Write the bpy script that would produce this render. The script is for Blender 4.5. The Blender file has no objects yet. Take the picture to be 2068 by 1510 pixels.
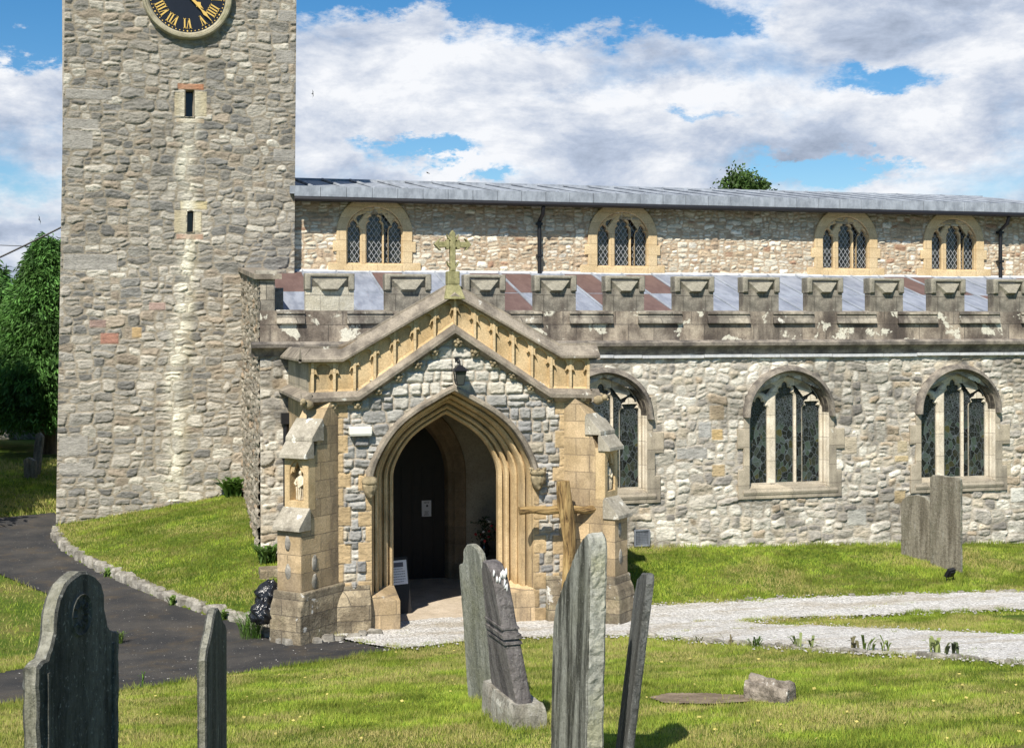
import bpy, bmesh, math, random
import numpy as np
from mathutils import Vector, Matrix
from mathutils.geometry import tessellate_polygon
R = math.radians
random.seed(7)
scene = bpy.context.scene
COL = scene.collection

# ------------------------------------------------------------------ camera
F, CX, HY = 2700.0, 1034.0, 680.0          # focal length (px of the 2068 px photo), centre column, horizon row
YAW = math.atan(699 / F)
EYE = 4.0
cd = bpy.data.cameras.new('camera'); cam = bpy.data.objects.new('camera', cd); COL.objects.link(cam)
ROLL = 0.0032
cam.matrix_world = Matrix.Translation((0, 0, EYE)) @ Matrix.Rotation(-YAW, 4, 'Z') @ Matrix.Rotation(R(90), 4, 'X') @ Matrix.Rotation(-ROLL, 4, 'Z')
cd.sensor_width = 36; cd.lens = 36 * F / 2068; cd.shift_y = -(755 - HY) / 2068
cd.clip_start = 0.1; cd.clip_end = 3000
scene.camera = cam
CA, SA = math.cos(YAW), math.sin(YAW)

def W(px, py, Y):
    """pixel -> point on the vertical plane y = Y"""
    px, py = px - ROLL * (py - 755), py + ROLL * (px - CX)
    r = (px - CX) / F; u = (HY - py) / F
    dx, dy = SA + r * CA, CA - r * SA
    k = Y / dy
    return dx * k, EYE + u * k
def WX(px, Y): return W(px, 755, Y)[0]
def XY(px, w):
    r = (px - CX) / F * w
    return w * SA + r * CA, w * CA - r * SA

# ------------------------------------------------------------------ sky, sun, exposure
SUN_AZ, SUN_EL = 32.0, 47.0                 # degrees west of south, elevation
world = bpy.data.worlds.new('World'); scene.world = world; world.use_nodes = True
wn = world.node_tree; wn.nodes.clear()
def wnode(t, **k):
    n = wn.nodes.new(t)
    for a, b in k.items(): setattr(n, a, b)
    return n
def wmath(op, a, b=None, c=None, clamp=False):
    n = wnode('ShaderNodeMath', operation=op, use_clamp=clamp)
    for i, v in enumerate((a, b, c)):
        if v is None: continue
        if isinstance(v, (int, float)): n.inputs[i].default_value = v
        else: wn.links.new(v, n.inputs[i])
    return n.outputs[0]
sky = wnode('ShaderNodeTexSky', sky_type='NISHITA', sun_disc=False)
sky.sun_elevation = R(SUN_EL); sky.sun_rotation = R(180 + SUN_AZ)
sky.air_density = 1.0; sky.dust_density = 0.3; sky.ozone_density = 2.5; sky.altitude = 200
tc = wnode('ShaderNodeTexCoord')
sx = wnode('ShaderNodeSeparateXYZ'); wn.links.new(tc.outputs['Generated'], sx.inputs[0])
def wnoise(scale, detail, rough, zs=1.0, off=0.0, dist=0.0):
    m = wnode('ShaderNodeMapping'); m.inputs['Scale'].default_value = (1, 1, zs); m.inputs['Location'].default_value = (off, off, off)
    wn.links.new(tc.outputs['Generated'], m.inputs[0])
    n = wnode('ShaderNodeTexNoise'); n.inputs['Scale'].default_value = scale; n.inputs['Detail'].default_value = detail
    n.inputs['Roughness'].default_value = rough; n.inputs['Distortion'].default_value = dist
    wn.links.new(m.outputs[0], n.inputs['Vector']); return n.outputs[0]
az = wmath('ARCTAN2', sx.outputs[0], sx.outputs[1])
hz = wmath('SQRT', wmath('ADD', wmath('MULTIPLY', sx.outputs[0], sx.outputs[0]), wmath('MULTIPLY', sx.outputs[1], sx.outputs[1])))
el = wmath('DIVIDE', sx.outputs[2], hz)
# wobble the cloud edges
az2 = wmath('ADD', az, wmath('MULTIPLY', wmath('SUBTRACT', wnoise(12, 9, 0.68, 2.0, 3.1), 0.5), 0.16))
el2 = wmath('ADD', el, wmath('MULTIPLY', wmath('SUBTRACT', wnoise(12, 9, 0.68, 2.0, 7.7), 0.5), 0.085))
def blobs(lst):
    tot = None
    for px, py, rx, ry, k in lst:
        a0 = YAW + math.atan((px - CX) / F); e0 = (HY - py) / F
        u = wmath('DIVIDE', wmath('SUBTRACT', az2, a0), rx / F); v = wmath('DIVIDE', wmath('SUBTRACT', el2, e0), ry / F)
        d = wmath('ADD', wmath('MULTIPLY', u, u), wmath('MULTIPLY', v, v))
        g = wmath('MULTIPLY', wmath('EXPONENT', wmath('MULTIPLY', d, -1)), k)
        tot = g if tot is None else wmath('ADD', tot, g)
    return tot
holes = blobs([(40, 20, 120, 50, .75), (110, 140, 90, 45, .6), (20, 105, 60, 25, .4), (840, -8, 300, 34, .75), (1290, 36, 200, 38, .7), (1450, 66, 90, 24, .5), (850, 308, 100, 30, .75), (1010, 362, 45, 18, .55),
               (1690, 345, 95, 38, .95), (1600, 355, 60, 22, .4), (1800, 150, 75, 26, .5), (1740, 190, 60, 20, .35), (1440, 235, 60, 14, .3), (1910, 80, 50, 20, .2), (25, 380, 60, 35, .15)])
puffs = blobs([(30, 200, 110, 60, .4), (800, 130, 300, 70, .35), (1830, 290, 110, 70, .5), (1600, 320, 40, 40, .45), (930, 345, 60, 30, .45), (1150, 250, 500, 70, .3), (1800, 40, 250, 60, .3), (640, 270, 50, 60, .4)])
cover = wmath('ADD', wnoise(6.5, 10, 0.62, 2.3, 0.0, 0.15), 0.10)
cover = wmath('SUBTRACT', wmath('ADD', cover, puffs), holes)
hi = wnode('ShaderNodeMapRange', clamp=True)           # fewer clouds high overhead
wn.links.new(el, hi.inputs[0]); hi.inputs[1].default_value = 0.35; hi.inputs[2].default_value = 1.1; hi.inputs[3].default_value = 0.0; hi.inputs[4].default_value = 0.16
cover = wmath('SUBTRACT', cover, hi.outputs[0])
so = wnode('ShaderNodeMapRange', clamp=True)           # the sky behind the photographer is mostly clear
wn.links.new(sx.outputs[1], so.inputs[0]); so.inputs[1].default_value = 0.15; so.inputs[2].default_value = -0.35; so.inputs[3].default_value = 0.0; so.inputs[4].default_value = 0.42
cover = wmath('SUBTRACT', cover, so.outputs[0])
cm = wnode('ShaderNodeMapRange', clamp=True, interpolation_type='SMOOTHSTEP')
wn.links.new(cover, cm.inputs[0]); cm.inputs[1].default_value = 0.31; cm.inputs[2].default_value = 0.68
cr = wnode('ShaderNodeValToRGB')
cr.color_ramp.elements[0].position = 0.27; cr.color_ramp.elements[0].color = (0.24, 0.30, 0.41, 1)
cr.color_ramp.elements[1].position = 0.58; cr.color_ramp.elements[1].color = (1.0, 1.02, 1.06, 1)
e = cr.color_ramp.elements.new(0.43); e.color = (0.54, 0.62, 0.77, 1)
shade = wmath('ADD', wmath('MULTIPLY', wnoise(11, 10, 0.64, 2.1, 11.3, 0.15), 0.75), wmath('MULTIPLY', wnoise(3.2, 3, 0.5, 2.5, 5.3), 0.25))
grey = blobs([(20, 340, 130, 60, .13), (1900, 60, 260, 60, .03), (700, 370, 150, 40, .06), (1300, 140, 400, 26, .05), (60, 470, 120, 40, .10)])
brt = blobs([(20, 180, 90, 40, .10), (1860, 280, 100, 50, .08), (800, 150, 260, 50, .06), (930, 345, 50, 20, .06), (1330, 190, 300, 26, .05)])
shade = wmath('ADD', wmath('SUBTRACT', shade, grey), brt)
wn.links.new(shade, cr.inputs[0])
hs = wnode('ShaderNodeHueSaturation'); hs.inputs['Saturation'].default_value = 1.4; hs.inputs['Value'].default_value = 1.15
wn.links.new(sky.outputs[0], hs.inputs['Color'])
b1 = wnode('ShaderNodeBackground'); b1.inputs[1].default_value = 0.075; wn.links.new(hs.outputs[0], b1.inputs[0])
b2 = wnode('ShaderNodeBackground'); b2.inputs[1].default_value = 0.70; wn.links.new(cr.outputs[0], b2.inputs[0])
mx = wnode('ShaderNodeMixShader'); wn.links.new(cm.outputs[0], mx.inputs[0]); wn.links.new(b1.outputs[0], mx.inputs[1]); wn.links.new(b2.outputs[0], mx.inputs[2])
wo = wnode('ShaderNodeOutputWorld'); wn.links.new(mx.outputs[0], wo.inputs[0])

sd = bpy.data.lights.new('sun', 'SUN'); sun = bpy.data.objects.new('sun', sd); COL.objects.link(sun)
sd.energy = 5.0; sd.angle = R(0.5); sd.color = (1.0, 0.94, 0.84)
sun.rotation_euler = (R(90 - SUN_EL), 0, R(-SUN_AZ)); sun.location = (-20, -30, 40)
vs = scene.view_settings; vs.view_transform = 'Standard'; vs.look = 'None'; vs.gamma = 1; vs.exposure = 0.42; vs.use_curve_mapping = False

# ------------------------------------------------------------------ object helpers
def tag(o, label=None, cat=None, group=None, kind=None):
    if label: o['label'] = label
    if cat: o['category'] = cat
    if group: o['group'] = group
    if kind: o['kind'] = kind
    return o
def empty(name, loc=(0, 0, 0), rz=0, label=None, cat=None, group=None):
    o = bpy.data.objects.new(name, None); COL.objects.link(o); o.location = loc; o.rotation_euler = (0, 0, rz)
    return tag(o, label, cat, group)
def copy_tree(o, parent=None):
    c = o.copy(); COL.objects.link(c); c.parent = parent
    for ch in list(o.children): copy_tree(ch, c)
    return c
def link(name, me, m, parent=None, loc=None, rot=None):
    o = bpy.data.objects.new(name, me); COL.objects.link(o)
    if m: me.materials.append(m)
    if parent: o.parent = parent
    if loc: o.location = loc
    if rot: o.rotation_euler = rot
    return o

class MB:
    """collects shapes, links them as one mesh object"""
    def __init__(s): s.v = []; s.f = []; s.M = Matrix.Identity(4)
    def add(s, vs, fs):
        n = len(s.v); s.v += [tuple(s.M @ Vector(p)) for p in vs]; s.f += [tuple(i + n for i in f) for f in fs]; return s
    def box(s, x0, x1, y0, y1, z0, z1):
        return s.add([(x0, y0, z0), (x1, y0, z0), (x1, y1, z0), (x0, y1, z0), (x0, y0, z1), (x1, y0, z1), (x1, y1, z1), (x0, y1, z1)],
                     [(0, 3, 2, 1), (4, 5, 6, 7), (0, 1, 5, 4), (1, 2, 6, 5), (2, 3, 7, 6), (3, 0, 4, 7)])
    def plate(s, outer, holes=(), y0=0, y1=0.1, c=0.0):
        """extrude a polygon in xz with holes from y0 (front) to y1, edges chamfered by c"""
        def area(p): return sum(p[i][0] * p[(i + 1) % len(p)][1] - p[(i + 1) % len(p)][0] * p[i][1] for i in range(len(p))) / 2
        loops = []
        for k, lp in enumerate([outer] + list(holes)):
            lp = [tuple(q) for q in lp]
            if (area(lp) > 0) != (k == 0): lp = lp[::-1]
            loops.append(lp)
        def off(lp, c):
            out = []
            n = len(lp)
            for i in range(n):
                a, b, d = lp[i - 1], lp[i], lp[(i + 1) % n]
                e1 = Vector((b[0] - a[0], b[1] - a[1])); e2 = Vector((d[0] - b[0], d[1] - b[1]))
                n1 = Vector((-e1.y, e1.x)); n2 = Vector((-e2.y, e2.x))
                if n1.length < 1e-9 or n2.length < 1e-9: out.append(b); continue
                n1.normalize(); n2.normalize(); m = n1 + n2
                if m.length < 0.35: m = n1 * 1.0
                else: m = m * (2 / m.length_squared) * 0.5 * 2
                m = m / max(1, m.length / 1.8)
                out.append((b[0] + m.x * c, b[1] + m.y * c))
            return out
        vs, fs = [], []
        fr = [off(lp, c) if c else lp for lp in loops]
        tris = tessellate_polygon([[Vector((p[0], p[1], 0)) for p in lp] for lp in fr])
        for lp in fr: vs += [(p[0], y0, p[1]) for p in lp]
        nf = len(vs)
        fs += [tuple(t) for t in tris]
        for lp in loops: vs += [(p[0], y1, p[1]) for p in lp]
        fs += [tuple(i + nf for i in t)[::-1] for t in tris]
        if c:
            nm = len(vs)
            for lp in loops: vs += [(p[0], y0 + c, p[1]) for p in lp]
        st = 0
        for lp in loops:
            n = len(lp)
            for i in range(n):
                a, b = st + i, st + (i + 1) % n
                if c: fs += [(a, b, b + nm, a + nm), (a + nm, b + nm, b + nf, a + nf)]
                else: fs.append((a, b, b + nf, a + nf))
            st += n
        return s.add(vs, fs)
    def prism(s, poly, x0, x1):
        """polygon in (y,z) extruded along x"""
        n = len(poly); tris = tessellate_polygon([[Vector((p[0], p[1], 0)) for p in poly]])
        vs = [(x0, p[0], p[1]) for p in poly] + [(x1, p[0], p[1]) for p in poly]
        fs = [tuple(t) for t in tris] + [tuple(i + n for i in t)[::-1] for t in tris] + [(i, (i + 1) % n, (i + 1) % n + n, i + n) for i in range(n)]
        return s.add(vs, fs)
    def sweep(s, prof, path, closed=False):
        """prof: list of (r, y); path(r) -> list of (x, z)"""
        lines = [[(x, y, z) for x, z in path(r)] for r, y in prof]
        n = len(lines[0]); m = len(lines); vs = [p for l in lines for p in l]; fs = []
        for j in range(m if closed else m - 1):
            for i in range(n - 1):
                a, b = j * n + i, ((j + 1) % m) * n + i
                fs.append((a, a + 1, b + 1, b))
        if closed:
            fs.append(tuple(j * n for j in range(m))); fs.append(tuple(j * n + n - 1 for j in range(m))[::-1])
        return s.add(vs, fs)
    def tube(s, pts, rad, n=8, cap=True):
        pts = [Vector(p) for p in pts]; rads = rad if isinstance(rad, (list, tuple)) else [rad] * len(pts)
        vs, fs = [], []
        up = None
        for i, p in enumerate(pts):
            d = (pts[min(i + 1, len(pts) - 1)] - pts[max(i - 1, 0)]).normalized()
            if up is None: up = Vector((0, 0, 1)) if abs(d.z) < 0.9 else Vector((1, 0, 0))
            a = d.cross(up).normalized(); b = a.cross(d).normalized(); up = b
            for k in range(n):
                t = 2 * math.pi * k / n; vs.append(tuple(p + (a * math.cos(t) + b * math.sin(t)) * rads[i]))
        for i in range(len(pts) - 1):
            for k in range(n):
                q = (k + 1) % n; fs.append((i * n + k, i * n + q, (i + 1) * n + q, (i + 1) * n + k))
        if cap: fs += [tuple(range(n))[::-1], tuple(range((len(pts) - 1) * n, len(pts) * n))]
        return s.add(vs, fs)
    def lathe(s, prof, cx, cy, n=16):
        pts = [(cx, cy, z) for r, z in prof]
        vs, fs = [], []
        for r, z in prof:
            for k in range(n): vs.append((cx + r * math.cos(2 * math.pi * k / n), cy + r * math.sin(2 * math.pi * k / n), z))
        for i in range(len(prof) - 1):
            for k in range(n):
                q = (k + 1) % n; fs.append((i * n + k, i * n + q, (i + 1) * n + q, (i + 1) * n + k))
        fs += [tuple(range(n))[::-1], tuple(range((len(prof) - 1) * n, len(prof) * n))]
        return s.add(vs, fs)
    def blob(s, c, r, sub=2, jit=0.0, seed=0):
        bm = bmesh.new(); bmesh.ops.create_icosphere(bm, subdivisions=sub, radius=1)
        rr = random.Random(seed); bm.verts.ensure_lookup_table()
        ph = [rr.uniform(0, 6) for _ in range(6)]
        vs = []
        for v in bm.verts:
            k = 1 + jit * (math.sin(3 * v.co.x + ph[0]) * math.sin(4 * v.co.y + ph[1]) + .6 * math.sin(7 * v.co.z + 5 * v.co.x + ph[2]) + .4 * math.sin(11 * v.co.y - 6 * v.co.z + ph[3]))
            vs.append((c[0] + v.co.x * r[0] * k, c[1] + v.co.y * r[1] * k, c[2] + v.co.z * r[2] * k))
        fs = [tuple(v.index for v in f.verts) for f in bm.faces]; bm.free()
        return s.add(vs, fs)
    def build(s, name, m, parent=None, smooth=False, bevel=0, loc=None, rot=None):
        me = bpy.data.meshes.new(name); me.from_pydata(s.v, [], s.f); me.validate()
        bm = bmesh.new(); bm.from_mesh(me); bmesh.ops.recalc_face_normals(bm, faces=bm.faces); bm.to_mesh(me); bm.free()
        if smooth:
            me.polygons.foreach_set('use_smooth', [True] * len(me.polygons))
            if smooth != 'all':
                try: me.set_sharp_from_angle(angle=R(38))
                except Exception: pass
        o = link(name, me, m, parent, loc, rot)
        if bevel:
            b = o.modifiers.new('bevel', 'BEVEL'); b.width = bevel; b.segments = 2; b.limit_method = 'ANGLE'; b.angle_limit = R(35)
        return o

def np_mesh(name, V, Q, cols=None, smooth=True):
    me = bpy.data.meshes.new(name); V = np.asarray(V, np.float32); Q = np.asarray(Q, np.int32); k = Q.shape[1]
    me.vertices.add(len(V)); me.vertices.foreach_set('co', V.ravel())
    me.loops.add(Q.size); me.loops.foreach_set('vertex_index', Q.ravel())
    me.polygons.add(len(Q)); me.polygons.foreach_set('loop_start', np.arange(len(Q), dtype=np.int32) * k)
    me.polygons.foreach_set('use_smooth', np.full(len(Q), bool(smooth)))
    me.update(calc_edges=True)
    if cols is not None:
        ca = me.color_attributes.new('col', 'FLOAT_COLOR', 'POINT')
        c4 = np.ones((len(V), 4), np.float32); c4[:, :3] = cols; ca.data.foreach_set('color', c4.ravel())
    return me

# value noise
_T = np.random.RandomState(3).rand(256, 256)
def vn(x, y, seed=0):
    x = np.asarray(x) + seed * 17.31; y = np.asarray(y) + seed * 9.17
    xi = np.floor(x).astype(int); yi = np.floor(y).astype(int); fx = x - xi; fy = y - yi
    fx = fx * fx * (3 - 2 * fx); fy = fy * fy * (3 - 2 * fy)
    g = lambda a, b: _T[a & 255, b & 255]
    return (g(xi, yi) * (1 - fx) + g(xi + 1, yi) * fx) * (1 - fy) + (g(xi, yi + 1) * (1 - fx) + g(xi + 1, yi + 1) * fx) * fy
def fbm(x, y, seed=0, o=4):
    t = 0; a = .5; s = 0
    for i in range(o): t = t + a * vn(x * 2 ** i, y * 2 ** i, seed + i * 5); s += a; a *= .55
    return t / s
def inpoly(x, y, poly):
    x = np.asarray(x); y = np.asarray(y); r = np.zeros(x.shape, bool); n = len(poly)
    for i in range(n):
        x0, y0 = poly[i]; x1, y1 = poly[(i + 1) % n]
        if y0 == y1: continue
        c = ((y0 > y) != (y1 > y)) & (x < (x1 - x0) * (y - y0) / (y1 - y0) + x0); r ^= c
    return r
def segdist(x, y, line):
    d = np.full(np.shape(x), 1e9)
    for i in range(len(line) - 1):
        ax, ay = line[i]; bx, by = line[i + 1]; L = (bx - ax) ** 2 + (by - ay) ** 2
        t = np.clip(((x - ax) * (bx - ax) + (y - ay) * (by - ay)) / L, 0, 1)
        d = np.minimum(d, np.hypot(x - ax - t * (bx - ax), y - ay - t * (by - ay)))
    return d

# ------------------------------------------------------------------ materials
class NM:
    def __init__(s, name):
        s.m = bpy.data.materials.new(name); s.m.use_nodes = True; s.t = s.m.node_tree; s.t.nodes.clear()
        s.out = s.n('ShaderNodeOutputMaterial'); s.b = s.n('ShaderNodeBsdfPrincipled'); s.t.links.new(s.b.outputs[0], s.out.inputs[0])
        s.tc = s.n('ShaderNodeTexCoord')
    def n(s, t, **k):
        x = s.t.nodes.new(t)
        for a, b in k.items(): setattr(x, a, b)
        return x
    def set(s, inp, v):
        if isinstance(v, bpy.types.NodeSocket): s.t.links.new(v, inp)
        elif isinstance(v, tuple) and len(v) == 3 and inp.type == 'RGBA': inp.default_value = (*v, 1)
        else: inp.default_value = v
    def math(s, op, a, b=0.0, clamp=False):
        x = s.n('ShaderNodeMath', operation=op, use_clamp=clamp); s.set(x.inputs[0], a); s.set(x.inputs[1], b); return x.outputs[0]
    def mix(s, f, a, b, mode='MIX'):
        x = s.n('ShaderNodeMix', data_type='RGBA', blend_type=mode); s.set(x.inputs[0], f); s.set(x.inputs[6], a); s.set(x.inputs[7], b); return x.outputs[2]
    def map(s, scale=(1, 1, 1), loc=(0, 0, 0), src=None):
        x = s.n('ShaderNodeMapping'); x.inputs['Scale'].default_value = scale; x.inputs['Location'].default_value = loc
        s.t.links.new(src or s.tc.outputs['Object'], x.inputs[0]); return x.outputs[0]
    def noise(s, scale, detail=4, rough=.55, stretch=(1, 1, 1), loc=(0, 0, 0), dist=0.0):
        x = s.n('ShaderNodeTexNoise'); x.inputs['Scale'].default_value = scale; x.inputs['Detail'].default_value = detail
        x.inputs['Roughness'].default_value = rough; x.inputs['Distortion'].default_value = dist
        s.t.links.new(s.map(stretch, loc), x.inputs['Vector']); return x.outputs[0]
    def ramp(s, f, stops):
        x = s.n('ShaderNodeValToRGB'); e = x.color_ramp.elements
        while len(e) < len(stops): e.new(0.5)
        for i, (p, c) in enumerate(stops):
            e[i].position = p; c = (c, c, c) if isinstance(c, (int, float)) else c; e[i].color = (*c, 1)
        s.t.links.new(f, x.inputs[0]); return x.outputs[0]
    def range(s, f, a, b, c=0.0, d=1.0):
        x = s.n('ShaderNodeMapRange', clamp=True, interpolation_type='SMOOTHSTEP'); s.set(x.inputs[0], f)
        for i, v in enumerate((a, b, c, d)): x.inputs[i + 1].default_value = v
        return x.outputs[0]
    def bump(s, h, dist=.01, strength=1.0, prev=None):
        x = s.n('ShaderNodeBump'); x.inputs['Distance'].default_value = dist; x.inputs['Strength'].default_value = strength
        s.t.links.new(h, x.inputs['Height'])
        if prev: s.t.links.new(prev, x.inputs['Normal'])
        return x.outputs[0]
    def done(s, col, rough=.9, nrm=None, spec=.25, metal=0.0):
        s.set(s.b.inputs['Base Color'], col); s.set(s.b.inputs['Roughness'], rough); s.b.inputs['Specular IOR Level'].default_value = spec
        s.b.inputs['Metallic'].default_value = metal
        if nrm: s.t.links.new(nrm, s.b.inputs['Normal'])
        return s.m

def stone_mat(name, c1, c2, scale=3.0, stretch=(1, 1, 1), lichen=0.0, lcol=(.62, .60, .52), lscale=5, dark=0.0, dcol=(.06, .05, .045), dstretch=(1, 1, .25),
              brick=None, jcol=(.25, .2, .14), bump=.012, rough=.92, green=0.0, gcol=(.16, .17, .07)):
    m = NM(name)
    f = m.noise(scale, 6, .62, stretch)
    col = m.mix(m.range(f, .35, .65), c1, c2)
    h = m.noise(28, 6, .7)
    hh = m.math('ADD', m.math('MULTIPLY', h, .5), m.math('MULTIPLY', m.noise(7, 4, .6, stretch), .8))
    if brick:
        bw, bh, var = brick
        sp = m.n('ShaderNodeSeparateXYZ'); m.t.links.new(m.tc.outputs['Object'], sp.inputs[0])
        cb = m.n('ShaderNodeCombineXYZ'); m.t.links.new(m.math('ADD', sp.outputs[0], sp.outputs[1]), cb.inputs[0]); m.t.links.new(sp.outputs[2], cb.inputs[1])
        bt = m.n('ShaderNodeTexBrick'); m.t.links.new(cb.outputs[0], bt.inputs['Vector'])
        bt.inputs['Scale'].default_value = 1; bt.inputs['Brick Width'].default_value = bw; bt.inputs['Row Height'].default_value = bh
        bt.inputs['Mortar Size'].default_value = .006; bt.inputs['Mortar Smooth'].default_value = .3
        bt.inputs['Color1'].default_value = (1 - var, 1 - var, 1 - var, 1); bt.inputs['Color2'].default_value = (1 + var * .5, 1 + var * .4, 1 + var * .2, 1)
        bt.inputs['Mortar'].default_value = (1, 1, 1, 1)
        col = m.mix(1.0, col, bt.outputs['Color'], 'MULTIPLY')
        col = m.mix(m.math('MULTIPLY', bt.outputs['Fac'], .7), col, jcol)
        hh = m.math('SUBTRACT', hh, m.math('MULTIPLY', bt.outputs['Fac'], .8))
    if dark:
        d = m.range(m.noise(2.2, 7, .68, dstretch, (3, 1, 8)), .62 - dark * .35, .78 - dark * .25)
        col = m.mix(m.math('MULTIPLY', d, min(1, .55 + dark * .4)), col, dcol)
    if green:
        g = m.range(m.noise(1.7, 5, .6, (1, 1, 1), (13, 4, 2)), .60 - green * .3, .80 - green * .2)
        col = m.mix(m.math('MULTIPLY', g, .6), col, gcol)
    if lichen:
        l = m.range(m.noise(lscale, 7, .6, (1, 1, 1), (5, 9, 2), .3), .69 - lichen * .34, .72 - lichen * .34)
        col = m.mix(m.math('MULTIPLY', l, .85), col, lcol)
    col = m.mix(1.0, col, m.ramp(m.noise(45, 3, .7), [(.3, .72), (.7, 1.15)]), 'MULTIPLY')
    return m.done(col, rough, m.bump(hh, bump))

def simple_mat(name, col, rough=.5, metal=0.0, bumps=None, var=0.15, spec=.4):
    m = NM(name)
    c = m.mix(1.0, col, m.ramp(m.noise(6, 5, .6), [(.3, 1 - var), (.7, 1 + var)]), 'MULTIPLY')
    n = m.bump(m.noise(bumps[0], 5, .6), bumps[1]) if bumps else None
    return m.done(c, rough, n, spec, metal)

def sheet_mat(name, bump=.010, var=.22, fine=30):
    """masonry whose stone colours come from the mesh"""
    m = NM(name)
    at = m.n('ShaderNodeAttribute', attribute_name='col')
    n1 = m.noise(9, 8, .72, (.6, .6, 1.5)); n2 = m.noise(fine, 5, .75, (.7, .7, 1.4))
    c = m.mix(1.0, at.outputs[0], m.ramp(n1, [(.25, 1 - var * 1.3), (.5, 1.0), (.75, 1 + var)]), 'MULTIPLY')
    c = m.mix(1.0, c, m.ramp(n2, [(.30, .45), (.44, .95), (.75, 1.2)]), 'MULTIPLY')
    h = m.math('ADD', m.math('MULTIPLY', n1, 1.6), m.math('MULTIPLY', n2, .8))
    return m.done(c, .93, m.bump(h, bump * 1.8), .2)

M = {}
M['rubble'] = sheet_mat('rubble_masonry')
M['rubble_fine'] = sheet_mat('fine_masonry', .006, .14, 40)
OC1, OC2 = (.46, .33, .17), (.62, .47, .27)
M['ochre'] = stone_mat('ochre_sandstone', OC1, OC2, 2.2, dark=.30, dcol=(.20, .15, .09), bump=.006)
M['ochre_ashlar'] = stone_mat('ochre_ashlar', (.40, .30, .175), (.60, .46, .29), 1.8, brick=(.42, .235, .30), jcol=(.22, .17, .11), dark=.42, dcol=(.16, .125, .09), bump=.008, lichen=.05)
M['ochre_pale'] = stone_mat('pale_ochre_sandstone', (.58, .43, .24), (.68, .53, .32), 2.5, brick=(.5, .22, .08), jcol=(.42, .30, .17), bump=.003)
M['cap_stone'] = stone_mat('weathered_coping', (.17, .145, .115), (.36, .31, .24), 3, lichen=.10, dark=.35, dcol=(.07, .06, .05), dstretch=(1, 1, 1), bump=.008)
M['parapet'] = stone_mat('blackened_parapet_ashlar', (.17, .14, .115), (.42, .365, .295), 2.6, brick=(.46, .30, .3), jcol=(.10, .085, .07), lichen=.36, lcol=(.70, .67, .55), lscale=2.2, dark=.55, dcol=(.055, .045, .04), bump=.012)
M['merlon'] = stone_mat('merlon_ashlar', (.17, .155, .13), (.44, .40, .33), 3, brick=(.41, .27, .3), jcol=(.09, .08, .065), lichen=.20, lscale=2.6, dark=.5, dcol=(.06, .045, .04), bump=.012)
M['cap_green'] = stone_mat('merlon_cap', (.19, .175, .14), (.36, .33, .26), 5, dark=.4, dstretch=(1, 1, 1), dcol=(.08, .075, .06), bump=.012, lichen=.04)
M['plinth'] = stone_mat('rough_plinth_stone', (.20, .165, .115), (.40, .34, .24), 4, brick=(.5, .2, .35), jcol=(.12, .10, .08), lichen=.22, lcol=(.66, .64, .58), lscale=4, dark=.4, dcol=(.10, .08, .055), bump=.03, green=.15)
M['aisle_frame'] = stone_mat('aisle_window_stone', (.60, .53, .41), (.76, .69, .56), 3, dark=.12, dcol=(.18, .15, .11), dstretch=(1, 1, .3), brick=(.6, .4, .1), jcol=(.3, .26, .2), bump=.005, lichen=.05)
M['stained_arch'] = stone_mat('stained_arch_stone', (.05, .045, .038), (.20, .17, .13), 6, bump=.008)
M['hood'] = stone_mat('blackened_hood', (.13, .115, .10), (.33, .29, .235), 5, dark=.4, dstretch=(1, 1, 1), dcol=(.05, .045, .04), bump=.008)
M['jamb_grey'] = stone_mat('grey_jamb_stone', (.34, .30, .23), (.50, .44, .34), 2.5, brick=(.7, .33, .25), jcol=(.2, .17, .13), dark=.22, dcol=(.14, .12, .1), lichen=.08, bump=.008)
M['green_cross'] = stone_mat('mossy_stone', (.20, .19, .09), (.36, .33, .17), 9, bump=.006)
M['carved'] = stone_mat('carved_stone', (.22, .18, .11), (.42, .34, .21), 8, dark=.3, dstretch=(1, 1, 1), dcol=(.09, .07, .05), bump=.004)
M['statue'] = stone_mat('pale_statue_stone', (.62, .52, .36), (.74, .64, .48), 8, bump=.003)
M['plaster'] = stone_mat('limewash', (.32, .28, .215), (.40, .36, .28), 1.5, bump=.004)
M['inner_stone'] = stone_mat('inner_arch_stone', (.20, .15, .095), (.28, .21, .135), 3, brick=(.6, .3, .15), bump=.003)
M['paving'] = stone_mat('step_paving', (.48, .40, .30), (.60, .51, .40), 3, bump=.005, dark=.15, dcol=(.25, .2, .15), dstretch=(1, 1, 1))
M['slab_grey'] = stone_mat('weathering_slab', (.30, .27, .21), (.44, .40, .32), 5, lichen=.2, lcol=(.70, .68, .60), lscale=7, dark=.2, dstretch=(1, 1, 1), bump=.007)
M['kerbstone'] = stone_mat('kerb_limestone', (.20, .185, .15), (.44, .41, .35), 6, dark=.45, dcol=(.10, .09, .08), dstretch=(1, 1, 1), lichen=.1, bump=.012)
M['iron'] = simple_mat('black_iron', (.012, .012, .014), .45, 0, (20, .002))
M['bag'] = simple_mat('black_bag', (.012, .013, .016), .22, 0, (9, .03), spec=.6)
M['white'] = simple_mat('white_casing', (.78, .76, .66), .45, 0, None, .03)
M['paper'] = simple_mat('paper', (.70, .70, .72), .7, 0, None, .02)
M['print'] = simple_mat('print_ink', (.10, .10, .12), .7, 0, None, .02)
M['gold'] = simple_mat('gilding', (.80, .52, .14), .38, .35, None, .06)
M['dial'] = simple_mat('clock_black', (.012, .013, .018), .30, 0, None, .1)
M['ring'] = stone_mat('clock_ring_stone', (.30, .27, .19), (.42, .38, .27), 6, bump=.003, green=.3)
M['door'] = simple_mat('dark_oak_door', (.009, .007, .006), .55, 0, (12, .003))
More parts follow.
